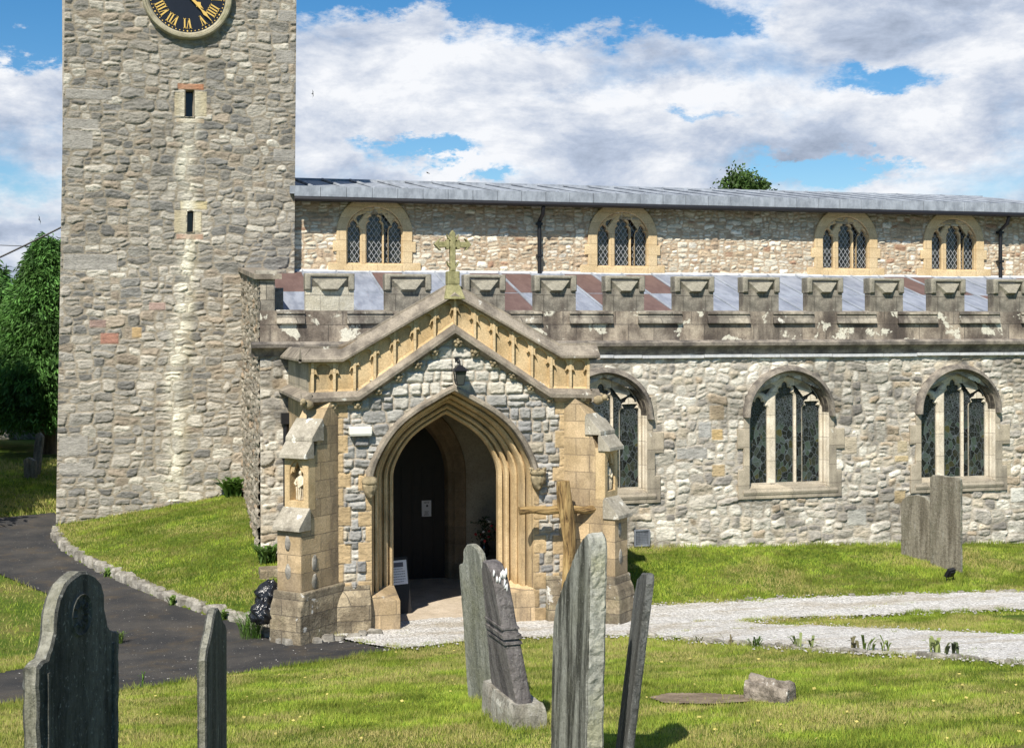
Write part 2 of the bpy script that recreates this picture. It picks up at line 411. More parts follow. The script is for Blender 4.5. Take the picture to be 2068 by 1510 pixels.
M['bark'] = stone_mat('bark', (.10, .07, .05), (.18, .13, .09), 8, (1, 1, .2), bump=.03)
M['terracotta'] = stone_mat('red_sandstone', (.34, .17, .11), (.45, .26, .17), 6, bump=.006)
M['slit'] = simple_mat('dark_glass', (.010, .012, .015), .15, 0, None, .1)

def lead_mat(name, c1, c2, red=0.0):
    m = NM(name)
    n = m.noise(3, 7, .65, (2.0, .5, 1)); c = m.mix(m.range(n, .3, .7), c1, c2)
    s2 = m.range(m.noise(9, 5, .7, (3, .35, 1), (2, 2, 2)), .58, .72)
    c = m.mix(m.math('MULTIPLY', s2, .5), c, (.24, .17, .15) if red else (.20, .22, .25))
    return m.done(c, .72, m.bump(m.noise(6, 4, .6), .012), .3)
M['lead'] = lead_mat('lead_sheet', (.20, .22, .25), (.35, .38, .42))
M['lead_pale'] = lead_mat('pale_lead_sheet', (.18, .20, .245), (.31, .335, .385), 1)
M['lead_red'] = lead_mat('brown_stained_sheet', (.115, .07, .062), (.165, .105, .09), 1)
M['lead_dark'] = lead_mat('dark_lead', (.13, .14, .16), (.24, .26, .29))
M['lead_white'] = lead_mat('flashing', (.40, .41, .43), (.60, .60, .59))

def glass_mat(name, stained):
    m = NM(name)
    sp = m.n('ShaderNodeSeparateXYZ'); m.t.links.new(m.tc.outputs['Object'], sp.inputs[0]); x, z = sp.outputs[0], sp.outputs[2]
    if not stained:
        u = m.math('ADD', m.math('DIVIDE', x, .098), m.math('DIVIDE', z, .145)); v = m.math('SUBTRACT', m.math('DIVIDE', x, .098), m.math('DIVIDE', z, .145))
        fu = m.math('ABSOLUTE', m.math('SUBTRACT', m.math('FRACT', u), .5)); fv = m.math('ABSOLUTE', m.math('SUBTRACT', m.math('FRACT', v), .5))
        line = m.math('GREATER_THAN', m.math('MAXIMUM', fu, fv), .435)
        cb = m.n('ShaderNodeCombineXYZ'); m.t.links.new(m.math('FLOOR', u), cb.inputs[0]); m.t.links.new(m.math('FLOOR', v), cb.inputs[1])
        wnz = m.n('ShaderNodeTexWhiteNoise', noise_dimensions='2D'); m.t.links.new(cb.outputs[0], wnz.inputs['Vector'])
        gc = m.ramp(wnz.outputs[0], [(0, (.006, .006, .008)), (.6, (.012, .012, .012)), (1, (.05, .052, .045))])
        col = m.mix(line, gc, (.30, .31, .32))
        h = wnz.outputs[0]; rough = m.math('ADD', m.math('MULTIPLY', line, .5), .12)
        return m.done(col, rough, m.bump(m.noise(12, 2, .5), .004), .5)
    mp = m.map((1, .01, 1))
    vz = m.n('ShaderNodeTexVoronoi', feature='DISTANCE_TO_EDGE'); vz.inputs['Scale'].default_value = 22; m.t.links.new(mp, vz.inputs['Vector'])
    vc = m.n('ShaderNodeTexVoronoi'); vc.inputs['Scale'].default_value = 22; m.t.links.new(mp, vc.inputs['Vector'])
    vb = m.n('ShaderNodeTexVoronoi', feature='DISTANCE_TO_EDGE'); vb.inputs['Scale'].default_value = 12; m.t.links.new(m.map((1, .01, .7), (3, 0, 1)), vb.inputs['Vector'])
    vbc = m.n('ShaderNodeTexVoronoi'); vbc.inputs['Scale'].default_value = 12; m.t.links.new(m.map((1, .01, .7), (3, 0, 1)), vbc.inputs['Vector'])
    top = m.range(z, .95, 1.1)     # small quarries above, figures below
    line = m.math('MAXIMUM', m.math('MULTIPLY', m.math('LESS_THAN', vz.outputs['Distance'], .045), m.math('ADD', m.math('MULTIPLY', top, .8), .25)), m.math('MULTIPLY', m.math('LESS_THAN', vb.outputs['Distance'], .03), m.math('SUBTRACT', 1.0, m.math('MULTIPLY', top, .6))))
    sc = m.n('ShaderNodeSeparateColor'); m.t.links.new(vbc.outputs['Color'], sc.inputs[0])
    gc = m.ramp(sc.outputs[0], [(.0, (.006, .007, .008)), (.45, (.010, .012, .010)), (.6, (.035, .055, .035)), (.75, (.055, .075, .065)), (.9, (.02, .02, .012)), (1, (.06, .06, .02))])
    gc = m.mix(m.math('MULTIPLY', top, .75), gc, (.010, .013, .015))
    col = m.mix(m.math('MULTIPLY', line, .85), gc, (.085, .10, .11))
    return m.done(col, m.math('ADD', m.math('MULTIPLY', line, .4), .18), m.bump(m.noise(9, 2, .5), .006), .45)
M['diamond'] = glass_mat('diamond_leaded_glass', False)
M['stained'] = glass_mat('stained_glass', True)

def wood_mat():
    m = NM('weathered_timber')
    f = m.noise(5, 7, .7, (4, 4, .5), (0, 0, 0), .6)
    c = m.ramp(f, [(.36, (.07, .04, .018)), (.47, (.34, .22, .09)), (.66, (.60, .43, .19))])
    return m.done(c, .8, m.bump(f, .06))
M['timber'] = wood_mat()
def wood_matx():
    m = NM('weathered_timber_beam')
    f = m.noise(5, 7, .7, (.5, 4, 4), (0, 0, 0), .6)
    c = m.ramp(f, [(.36, (.07, .04, .018)), (.47, (.34, .22, .09)), (.66, (.60, .43, .19))])
    return m.done(c, .8, m.bump(f, .06))
M['timber_x'] = wood_matx()

def grave_mat(name, c1, c2, c3, seed, lich=.1, streak=1.0):
    m = NM(name)
    f = m.noise(7, 7, .7, (1, 1, .10), (seed, seed, 0), .3); g = m.noise(2.2, 6, .6, (1, 1, 1), (seed, 2, 1))
    c = m.mix(m.range(f, .42 - .1 * streak, .58 + .05 * streak), c1, c2)
    c = m.mix(m.math('MULTIPLY', m.range(g, .45, .7), .6), c, c3)
    w = m.range(m.noise(16, 7, .65, (1, 1, .25), (seed, 7, 3)), .62, .72)
    c = m.mix(m.math('MULTIPLY', w, .5), c, (.42, .43, .40))
    l = m.range(m.noise(4, 7, .62, (1, 1, 1), (seed + 4, 1, 9), .4), .74 - lich * .25, .78 - lich * .25)
    c = m.mix(m.math('MULTIPLY', l, .8), c, (.50, .49, .42))
    sp = m.range(m.noise(60, 4, .6, (1, 1, .7), (seed, 3, 3)), .60, .68); c = m.mix(m.math('MULTIPLY', sp, .45), c, (.40, .40, .36))
    c = m.mix(1.0, c, m.ramp(m.noise(34, 5, .75, (1, 1, .6)), [(.3, .5), (.5, 1.0), (.75, 1.2)]), 'MULTIPLY')
    h = m.math('ADD', f, m.math('MULTIPLY', m.noise(24, 7, .75), 1.0))
    return m.done(c, .9, m.bump(h, .022))
M['grave_dark'] = grave_mat('dark_slate_stone', (.040, .041, .036), (.15, .15, .13), (.08, .08, .06), 1, .2)
M['grave_edge'] = grave_mat('lichened_stone_edge', (.17, .165, .13), (.36, .345, .28), (.24, .23, .15), 2, .3, .3)
M['grave_green'] = grave_mat('green_grey_slate', (.13, .135, .11), (.33, .33, .28), (.19, .19, .12), 3, .10)
M['grave_band'] = grave_mat('purple_grey_stone', (.10, .09, .09), (.22, .20, .19), (.16, .14, .13), 4, .22, .3)
M['grave_streak'] = grave_mat('streaked_slate', (.045, .045, .035), (.34, .34, .29), (.20, .20, .15), 5, .08, .2)
M['grave_pale'] = grave_mat('pale_lichened_stone', (.32, .32, .27), (.50, .49, .42), (.36, .35, .20), 6, .35, .3)
M['grave_slim'] = grave_mat('black_slate', (.05, .052, .05), (.17, .175, .165), (.09, .09, .08), 7, .10)
M['grave_brown'] = grave_mat('brown_streaked_stone', (.10, .085, .06), (.27, .245, .19), (.15, .14, .10), 8, .06)
M['grave_white'] = grave_mat('white_lichen_plinth', (.24, .22, .18), (.44, .42, .36), (.3, .28, .2), 9, .6, .2)

def ground_mat():
    m = NM('lawn')
    f = m.noise(.9, 7, .6, (1, 1, 1)); g = m.noise(9, 6, .7); h = m.noise(70, 4, .7)
    c = m.ramp(m.math('ADD', m.math('MULTIPLY', f, .6), m.math('MULTIPLY', g, .4)), [(.36, (.05, .10, .012)), (.48, (.11, .17, .02)), (.60, (.22, .20, .06))])
    c = m.mix(1.0, c, m.ramp(h, [(.3, .55), (.6, 1.15)]), 'MULTIPLY')
    return m.done(c, .95, m.bump(m.math('ADD', h, g), .03), .15)
M['lawn'] = ground_mat()
def asphalt_mat():
    m = NM('asphalt')
    f = m.noise(1.3, 6, .6); h = m.noise(110, 4, .8); p = m.noise(30, 3, .6)
    c = m.mix(m.range(f, .35, .7), (.030, .030, .031), (.066, .060, .053))
    c = m.mix(1.0, c, m.ramp(h, [(.3, .4), (.7, 1.8)]), 'MULTIPLY')
    c = m.mix(m.math('MULTIPLY', m.range(m.noise(2.4, 7, .68, (1, 1, 1), (4, 4, 4)), .50, .70), .55), c, (.10, .075, .045))
    c = m.mix(m.math('GREATER_THAN', p, .70), c, (.35, .34, .31))
    return m.done(c, .85, m.bump(h, .008), .3)
M['asphalt'] = asphalt_mat()
def gravel_mat():
    m = NM('pale_gravel')
    v = m.n('ShaderNodeTexVoronoi'); v.inputs['Scale'].default_value = 42; m.t.links.new(m.tc.outputs['Object'], v.inputs['Vector'])
    s = m.n('ShaderNodeSeparateColor'); m.t.links.new(v.outputs['Color'], s.inputs[0])
    c = m.ramp(s.outputs[0], [(0, (.40, .38, .34)), (.5, (.62, .60, .56)), (1, (.78, .76, .72))])
    d = m.range(m.noise(1.1, 8, .7, (.6, 1.6, 1)), .46, .66)
    c = m.mix(m.math('MULTIPLY', d, .6), c, (.36, .30, .20))
    c = m.mix(1.0, c, m.ramp(m.noise(24, 5, .75), [(.3, .6), (.5, 1.0), (.7, 1.15)]), 'MULTIPLY')
    h = m.math('SUBTRACT', 1.0, v.outputs['Distance'])
    return m.done(c, .9, m.bump(m.math('ADD', h, m.noise(12, 5, .7)), .02), .2)
M['gravel'] = gravel_mat()
def leaf_mat(name, tr=.25, rough=.6):
    m = NM(name); at = m.n('ShaderNodeAttribute', attribute_name='col')
    m.set(m.b.inputs['Base Color'], at.outputs[0]); m.b.inputs['Roughness'].default_value = rough; m.b.inputs['Specular IOR Level'].default_value = .25
    t = m.n('ShaderNodeBsdfTranslucent'); m.t.links.new(at.outputs[0], t.inputs[0])
    mx = m.n('ShaderNodeMixShader'); mx.inputs[0].default_value = tr
    m.t.links.new(m.b.outputs[0], mx.inputs[1]); m.t.links.new(t.outputs[0], mx.inputs[2]); m.t.links.new(mx.outputs[0], m.out.inputs[0])
    return m.m
M['leaf'] = leaf_mat('foliage')
M['blade'] = leaf_mat('grass_blades', .3, .7)
M['pebble'] = stone_mat('pebbles', (.30, .28, .25), (.50, .48, .44), 20, bump=.004)

# ------------------------------------------------------------------ main planes and widths
YP, YA, YT, YN = 18.0, 21.4, 26.2, 26.45        # porch front, aisle wall, tower face, nave (clerestory) wall
XA = WX(525, YA)                                 # aisle west corner
XE = 20.0                                        # east end (out of frame)
XC = WX(915, YP)                                 # porch centre
XL, XR = XC - 1.95, XC + 1.95                    # porch outer corners

# ------------------------------------------------------------------ ground
def sstep(t): t = np.clip(t, 0, 1); return t * t * (3 - 2 * t)
def zbase(X, Y):
    X = np.asarray(X, float); Y = np.asarray(Y, float)
    k = .5; t = (16.9 - Y) / k
    z = .133 * k * np.log1p(np.exp(np.clip(t, -40, 40)))
    z = z + .05 * np.clip(Y - 18, 0, 18) * (1 - sstep((X - 1.2) / 1.5))
    z = z + sstep((Y - 18.6) / 2.7) * sstep((X - 5.0) / 1.2) * np.clip(.42 - .03 * (X - 7.4), .1, .45)
    z = z - .05 * np.clip(-X - 3.5, 0, 6) * sstep((17 - Y) / 3) + .02 * (fbm(X * .6, Y * .6, 4, 3) - .5) * 2
    return z
def G(px, py):
    py = py + ROLL * (px - CX)
    """pixel -> point on the ground"""
    z = 0.0
    for _ in range(25):
        w = F * (EYE - z) / (py - HY); x, y = XY(px, w); z = .5 * z + .5 * float(zbase(x, y))
    return x, y
kerb_line = [G(*p) for p in [(109, 1078), (112, 1094), (125, 1110), (150, 1128), (190, 1150), (250, 1177), (310, 1203), (370, 1226), (430, 1246), (480, 1258), (525, 1268), (560, 1276)]]
mound = kerb_line + [(XL, 18.0), (XL, YA + .1), (XA + .1, YA + .1), (XA + .1, YT + .2), (kerb_line[0][0], YT + .2)]
def zground(X, Y):
    X = np.asarray(X, float); Y = np.asarray(Y, float); z = zbase(X, Y)
    m = inpoly(X, Y, mound); d = segdist(X, Y, kerb_line)
    add = np.minimum(.10 + .15 * d, .58) * sstep(d / .10 + .2)
    return np.where(m, z + add, z)
def zg(x, y): return float(zground(np.array([x]), np.array([y]))[0])

def edge_poly(pts, amp=.03, seed=1):
    out = []
    for i in range(len(pts) - 1):
        (ax, ay), (bx, by) = pts[i], pts[i + 1]; L = math.hypot(bx - ax, by - ay); n = max(1, int(L / .08))
        for k in range(n):
            t = k / n; x = ax + (bx - ax) * t; y = ay + (by - ay) * t
            out.append((x + amp * (float(vn(x * 7, y * 7, seed)) - .5) * 2, y + amp * (float(vn(x * 7 + 50, y * 7, seed)) - .5) * 2))
    return out + [pts[-1]]
gp = lambda l: [G(*p) for p in l]
asphalt_poly = gp([(-500, 1050), (-150, 1040)]) + gp([(0, 1046), (108, 1036)]) + [(kerb_line[0][0] + .5, YT + .1)] + kerb_line[:-1] + [(XL - .1, 17.6)] + gp([(640, 1282), (700, 1296), (800, 1313)]) + \
    edge_poly(gp([(800, 1313), (640, 1338), (455, 1363), (340, 1382), (235, 1396), (100, 1410), (0, 1422), (-150, 1440)]), .03) + gp([(-600, 1500), (-600, 1400)]) + \
    edge_poly(gp([(-150, 1375), (0, 1360), (100, 1342), (200, 1318), (232, 1300), (225, 1280), (180, 1250), (85, 1196), (0, 1161), (-100, 1130)]), .03) + gp([(-500, 1100)])
gravel_poly = gp([(560, 1278), (628, 1268)]) + [(XL, 17.9), (XL + .4, 18.3), (XC, 18.55), (XR - .4, 18.3), (XR + .3, 18.1)] + \
    edge_poly(gp([(1262, 1222), (1330, 1226), (1400, 1222), (1560, 1213), (1700, 1208), (1850, 1203), (2068, 1198), (2400, 1190)]), .05) + \
    edge_poly(gp([(2400, 1222), (2068, 1234), (1850, 1240), (1700, 1247), (1560, 1252), (1510, 1258), (1540, 1264), (1640, 1266), (1800, 1273), (1900, 1279), (2068, 1286), (2400, 1305)]), .05) + \
    edge_poly(gp([(2400, 1370), (2068, 1344), (1900, 1331), (1700, 1319), (1500, 1304), (1380, 1293), (1280, 1286), (1065, 1290), (940, 1298), (800, 1313)]), .04) + gp([(700, 1296), (640, 1282)])
bare_poly = gp([(1310, 1412), (1345, 1404), (1420, 1404), (1500, 1408), (1512, 1420), (1440, 1426), (1340, 1424)])

# one ground sheet reaching the horizon
def axis(a, b, st, far):
    c = list(np.arange(a, b + 1e-6, st)); s = st; x = b
    while x < far: s *= 1.25; x += s; c.append(x)
    s = st; x = a
    while x > -far: s *= 1.25; x -= s; c.insert(0, x)
    return np.array(c)
ax_, ay_ = axis(-8, 20, .09, 900), axis(2, 36, .09, 1200)
GX, GY = np.meshgrid(ax_, ay_)
nx, ny = len(ax_), len(ay_)
def grid_quads(nx, ny):
    i = (np.arange(ny - 1)[:, None] * nx + np.arange(nx - 1)[None, :]).ravel()
    return np.stack([i, i + 1, i + 1 + nx, i + nx], 1)
GZ = zground(GX, GY)
me = np_mesh('lawn_ground', np.stack([GX.ravel(), GY.ravel(), GZ.ravel()], 1), grid_quads(nx, ny))
tag(link('lawn_ground', me, M['lawn']), 'green mown churchyard lawn rolling down to the porch', 'lawn', kind='structure')

def sheet(name, poly, st, dz, mat, amp=.004, label=None, cat=None):
    P = np.array(poly); x0, y0 = P.min(0); x1, y1 = P.max(0)
    xs = np.arange(x0, x1 + st, st); ys = np.arange(y0, y1 + st, st); X, Y = np.meshgrid(xs, ys)
    Z = zbase(X, Y) + dz + amp * fbm(X * 9, Y * 9, 8, 3)
    q = grid_quads(len(xs), len(ys)); cx = X.ravel()[q].mean(1); cy = Y.ravel()[q].mean(1)
    keep = inpoly(cx, cy, poly); q = q[keep]
    used, inv = np.unique(q, return_inverse=True); V = np.stack([X.ravel(), Y.ravel(), Z.ravel()], 1)[used]
    return tag(link(name, np_mesh(name, V, inv.reshape(q.shape)), mat), label, cat, kind='structure')
sheet('asphalt_path', asphalt_poly, .05, .012, M['asphalt'], .003, 'dark asphalt path curving past the tower', 'path')
sheet('gravel_path', gravel_poly, .03, .024, M['gravel'], .02, 'pale gravel path forking to the right of the porch', 'path')
M['soil'] = stone_mat('bare_soil', (.16, .12, .08), (.26, .20, .14), 5, bump=.01)
sheet('bare_soil', bare_poly, .03, .02, M['soil'], .01, 'bare brown patch beside the broken stone block', 'ground')

# kerb round the mound, one row of rough stones
mb = MB(); rr = random.Random(5); L = 0
def along(line, step, jit):
    out = []; carry = 0
    for i in range(len(line) - 1):
        a, b = Vector(line[i]), Vector(line[i + 1]); d = (b - a).length; t = carry
        while t < d: out.append((a + (b - a) * (t / d), (b - a).normalized())); t += step * rr.uniform(1 - jit, 1 + jit)
        carry = t - d
    return out
def rock(mb, x, y, z, sx, sy, sz, ang, rr, n=2):
    bm = bmesh.new(); bmesh.ops.create_cube(bm, size=1); bmesh.ops.bevel(bm, geom=bm.edges[:], offset=.16, segments=1, affect='EDGES')
    vs = []
    for v in bm.verts:
        p = Vector((v.co.x * sx, v.co.y * sy, v.co.z * sz)) * rr.uniform(.88, 1.12)
        vs.append((x + p.x * math.cos(ang) - p.y * math.sin(ang), y + p.x * math.sin(ang) + p.y * math.cos(ang), z + p.z))
    fs = [tuple(q.index for q in f.verts) for f in bm.faces]; bm.free(); mb.add(vs, fs)
for p, d in along(kerb_line, .17, .3):
    rock(mb, p.x + .03 + rr.uniform(-.02, .02), p.y + .04 + rr.uniform(-.02, .02), float(zbase(p.x, p.y)) + .035, rr.uniform(.15, .34), rr.uniform(.12, .2), rr.uniform(.16, .27), math.atan2(d.y, d.x) + rr.uniform(-.12, .12), rr)
tag(mb.build('kerb', M['kerbstone'], smooth=True), 'low rubble kerb edging the grass mound', 'kerb', kind='structure')
# rough stone edging of the gravel
mb = MB()
for line, st in ((gp([(1280, 1286), (1380, 1293), (1500, 1304), (1700, 1319), (1900, 1331), (2200, 1355)]), .14), (gp([(1440, 1219), (1560, 1213), (1700, 1208), (1850, 1203), (2068, 1198), (2300, 1192)]), .17)):
    for p, d in along(line, st, .6):
        if rr.random() < .75:
            rock(mb, p.x + rr.uniform(-.03, .03), p.y + rr.uniform(-.04, .04), float(zbase(p.x, p.y)) + .02, rr.uniform(.08, .2), rr.uniform(.05, .1), rr.uniform(.05, .10), math.atan2(d.y, d.x) + rr.uniform(-.2, .2), rr)
for p, d in along([G(500, 1262), (XL - .35, 17.45), (XL + .3, 17.55), (XL + .9, 17.8)], .17, .3):
    rock(mb, p.x, p.y, float(zbase(p.x, p.y)) + .02, rr.uniform(.12, .22), .12, rr.uniform(.08, .16), rr.uniform(0, 3), rr)
tag(mb.build('path_edging', M['kerbstone'], smooth=True), 'broken stones along the gravel path edges', 'edging', kind='structure')

# grass blades
rs = np.random.RandomState(11)
def straw(x, y):
    a = fbm(x * .7, y * 1.1, 21, 4); b = fbm(x * 3.2, y * 4.5, 22, 3)
    return np.clip((a * .6 + b * .4 - .42) * 5.5, 0, 1)
def blades(n, xr, yr, hmin, hmax, wd, mask):
    x = rs.uniform(*xr, n); y = rs.uniform(*yr, n)
    w = x * SA + y * CA; px = CX + F * (x * CA - y * SA) / w
    keep = (px > -60) & (px < 2130) & mask(x, y) & ~inpoly(x, y, asphalt_poly) & (~inpoly(x, y, gravel_poly) | ((segdist(x, y, gravel_poly) < .16) & (fbm(x * 4, y * 4, 90, 3) > .56)) | (fbm(x * 1.6, y * 3.5, 91, 3) > .70))
    keep &= ~(inpoly(x, y, bare_poly) & (rs.rand(n) < .85))
    keep &= ~((y > YA - .03) & (x > XA)) & ~((y > YT - .02) & (x > -2.05)) & ~((y > 17.9) & (x > XL) & (x < XR))
    keep &= rs.rand(n) < .35 + 1.2 * fbm(x * 5, y * 5, 31, 2)
    x, y = x[keep], y[keep]; z = zground(x, y); n = len(x)
    s = straw(x, y); tall = fbm(x * 2.5, y * 2.5, 40, 3)
    h = rs.uniform(hmin, hmax, n) * (.35 + 1.3 * tall) * (.6 + .8 * fbm(x * 9, y * 9, 81, 2)) 
    near = np.zeros(n)
    for gx_, gy_ in GRV: near = np.maximum(near, np.exp(-((x - gx_) ** 2 + (y - gy_) ** 2) / .05))
    h = h * (1 + 1.6 * near + .8 * (segdist(x, y, asphalt_poly) < .09) + .6 * (segdist(x, y, gravel_poly) < .09) + 1.2 * ((y > YA - .12) & (x > XR)))
    a = rs.uniform(0, 2 * np.pi, n); ln = rs.uniform(.1, .9, n) * h; b = rs.uniform(0, 2 * np.pi, n)
    V = np.zeros((n, 3, 3)); dx = np.cos(a) * wd / 2; dy = np.sin(a) * wd / 2
    V[:, 0] = np.stack([x - dx, y - dy, z - .004], 1); V[:, 1] = np.stack([x + dx, y + dy, z - .004], 1); V[:, 2] = np.stack([x + np.cos(b) * ln, y + np.sin(b) * ln, z + h], 1)
    g1 = np.array([.16, .265, .025]); g2 = np.array([.37, .42, .06]); st = np.array([.54, .46, .18])
    t = rs.rand(n)[:, None]; c = g1 * (1 - t) + g2 * t
    dk = np.clip((fbm(x * 1.6, y * 2.2, 60, 3) - .40) * 4, 0, 1)[:, None]; c = c * (.70 + .45 * dk) * (.52 + 1.05 * fbm(x * 9, y * 13, 80, 3))[:, None]
    k = (s * .8)[:, None] * (rs.rand(n)[:, None] < .75); c = c * (1 - k) + st * k * (.7 + .5 * rs.rand(n)[:, None])
    return V.reshape(-1, 3), np.repeat(c, 3, 0)
GRV = [XY(*p) for p in ((1000, 11.8), (975, 12.1), (955, 12.4), (1046, 10.6), (1080, 10.7), (1010, 11.1), (1938, 21.3), (1900, 21.7), (1860, 22.2), (1550, 12.3), (1600, 12.1), (1510, 12.6), (1917, 20.9))]
parts = [blades(760000, (-3, 11), (8.0, 17.8), .018, .045, .0078, lambda x, y: True),
         blades(210000, (5, 17), (16.3, 21.4), .025, .05, .012, lambda x, y: True),
         blades(110000, (-2.6, 2.6), (17.2, 26.2), .025, .05, .012, lambda x, y: inpoly(x, y, mound)),
         blades(40000, (-9, -1), (12, 24), .03, .06, .012, lambda x, y: ~inpoly(x, y, mound)),
         blades(50000, (-9, -1.9), (25, 36), .04, .09, .03, lambda x, y: True)]
V = np.concatenate([p[0] for p in parts]); C = np.concatenate([p[1] for p in parts])
tag(link('grass', np_mesh('grass', V, np.arange(len(V)).reshape(-1, 3), C, False), M['blade']), 'short mown grass with straw coloured patches covering the churchyard', 'grass', kind='stuff')

# loose pebbles along and beyond the gravel edge
mb = MB(); rq = np.random.RandomState(77); ge = [p for p in gravel_poly]
for i in range(2600):
    k = rq.randint(len(ge)); x, y = ge[k][0] + rq.normal(0, .16), ge[k][1] + rq.normal(0, .10)
    if x > 13 or (y > 17.85 and x < XR + .2) or x < XL - .5: continue
    s_ = rq.uniform(.008, .022); z = float(zbase(x, y)) + .03; h = s_ * .7; a = rq.uniform(0, 3)
    c, n = math.cos(a) * s_, math.sin(a) * s_
    mb.add([(x + c, y + n, z), (x - n, y + c, z), (x - c, y - n, z), (x + n, y - c, z), (x + c * .2, y + n * .3, z + h), (x, y, z - h)], [(0, 1, 4), (1, 2, 4), (2, 3, 4), (3, 0, 4), (1, 0, 5), (2, 1, 5), (3, 2, 5), (0, 3, 5)])
for i in range(420):
    x, y = XY(rq.uniform(30, 800), rq.uniform(14.5, 25)); 
    if not inpoly(np.array([x]), np.array([y]), asphalt_poly)[0]: continue
    s_ = rq.uniform(.004, .011); z = float(zbase(x, y)) + .018; a = rq.uniform(0, 3); c, n = math.cos(a) * s_, math.sin(a) * s_
    mb.add([(x + c, y + n, z), (x - n, y + c, z), (x - c, y - n, z), (x + n, y - c, z), (x, y, z + s_ * .7)], [(0, 1, 4), (1, 2, 4), (2, 3, 4), (3, 0, 4)])
tag(mb.build('loose_pebbles', M['pebble']), 'pale pebbles strewn from the gravel path onto grass and asphalt', 'pebbles', kind='stuff')
# fallen leaves
n = 150; mb = MB(); lf = []
for i in range(n):
    px, py = rs.uniform(240, 2068), rs.uniform(1300, 1505)
    x, y = G(px, py)
    if inpoly(np.array([x]), np.array([y]), gravel_poly)[0] or inpoly(np.array([x]), np.array([y]), asphalt_poly)[0]: continue
    z = zg(x, y) + .035; a = rs.uniform(0, 6); s = rs.uniform(.012, .028); t = rs.uniform(-.5, .5)
    mb.add([(x + math.cos(a) * s, y + math.sin(a) * s, z), (x - math.sin(a) * s * .5, y + math.cos(a) * s * .5, z + t * s), (x - math.cos(a) * s, y - math.sin(a) * s, z), (x + math.sin(a) * s * .5, y - math.cos(a) * s * .5, z - t * s)], [(0, 1, 2, 3)])
tag(mb.build('fallen_leaves', simple_mat('yellow_leaf', (.50, .42, .12), .7)), 'scattered yellow fallen leaves on the front lawn', 'leaves', kind='stuff')

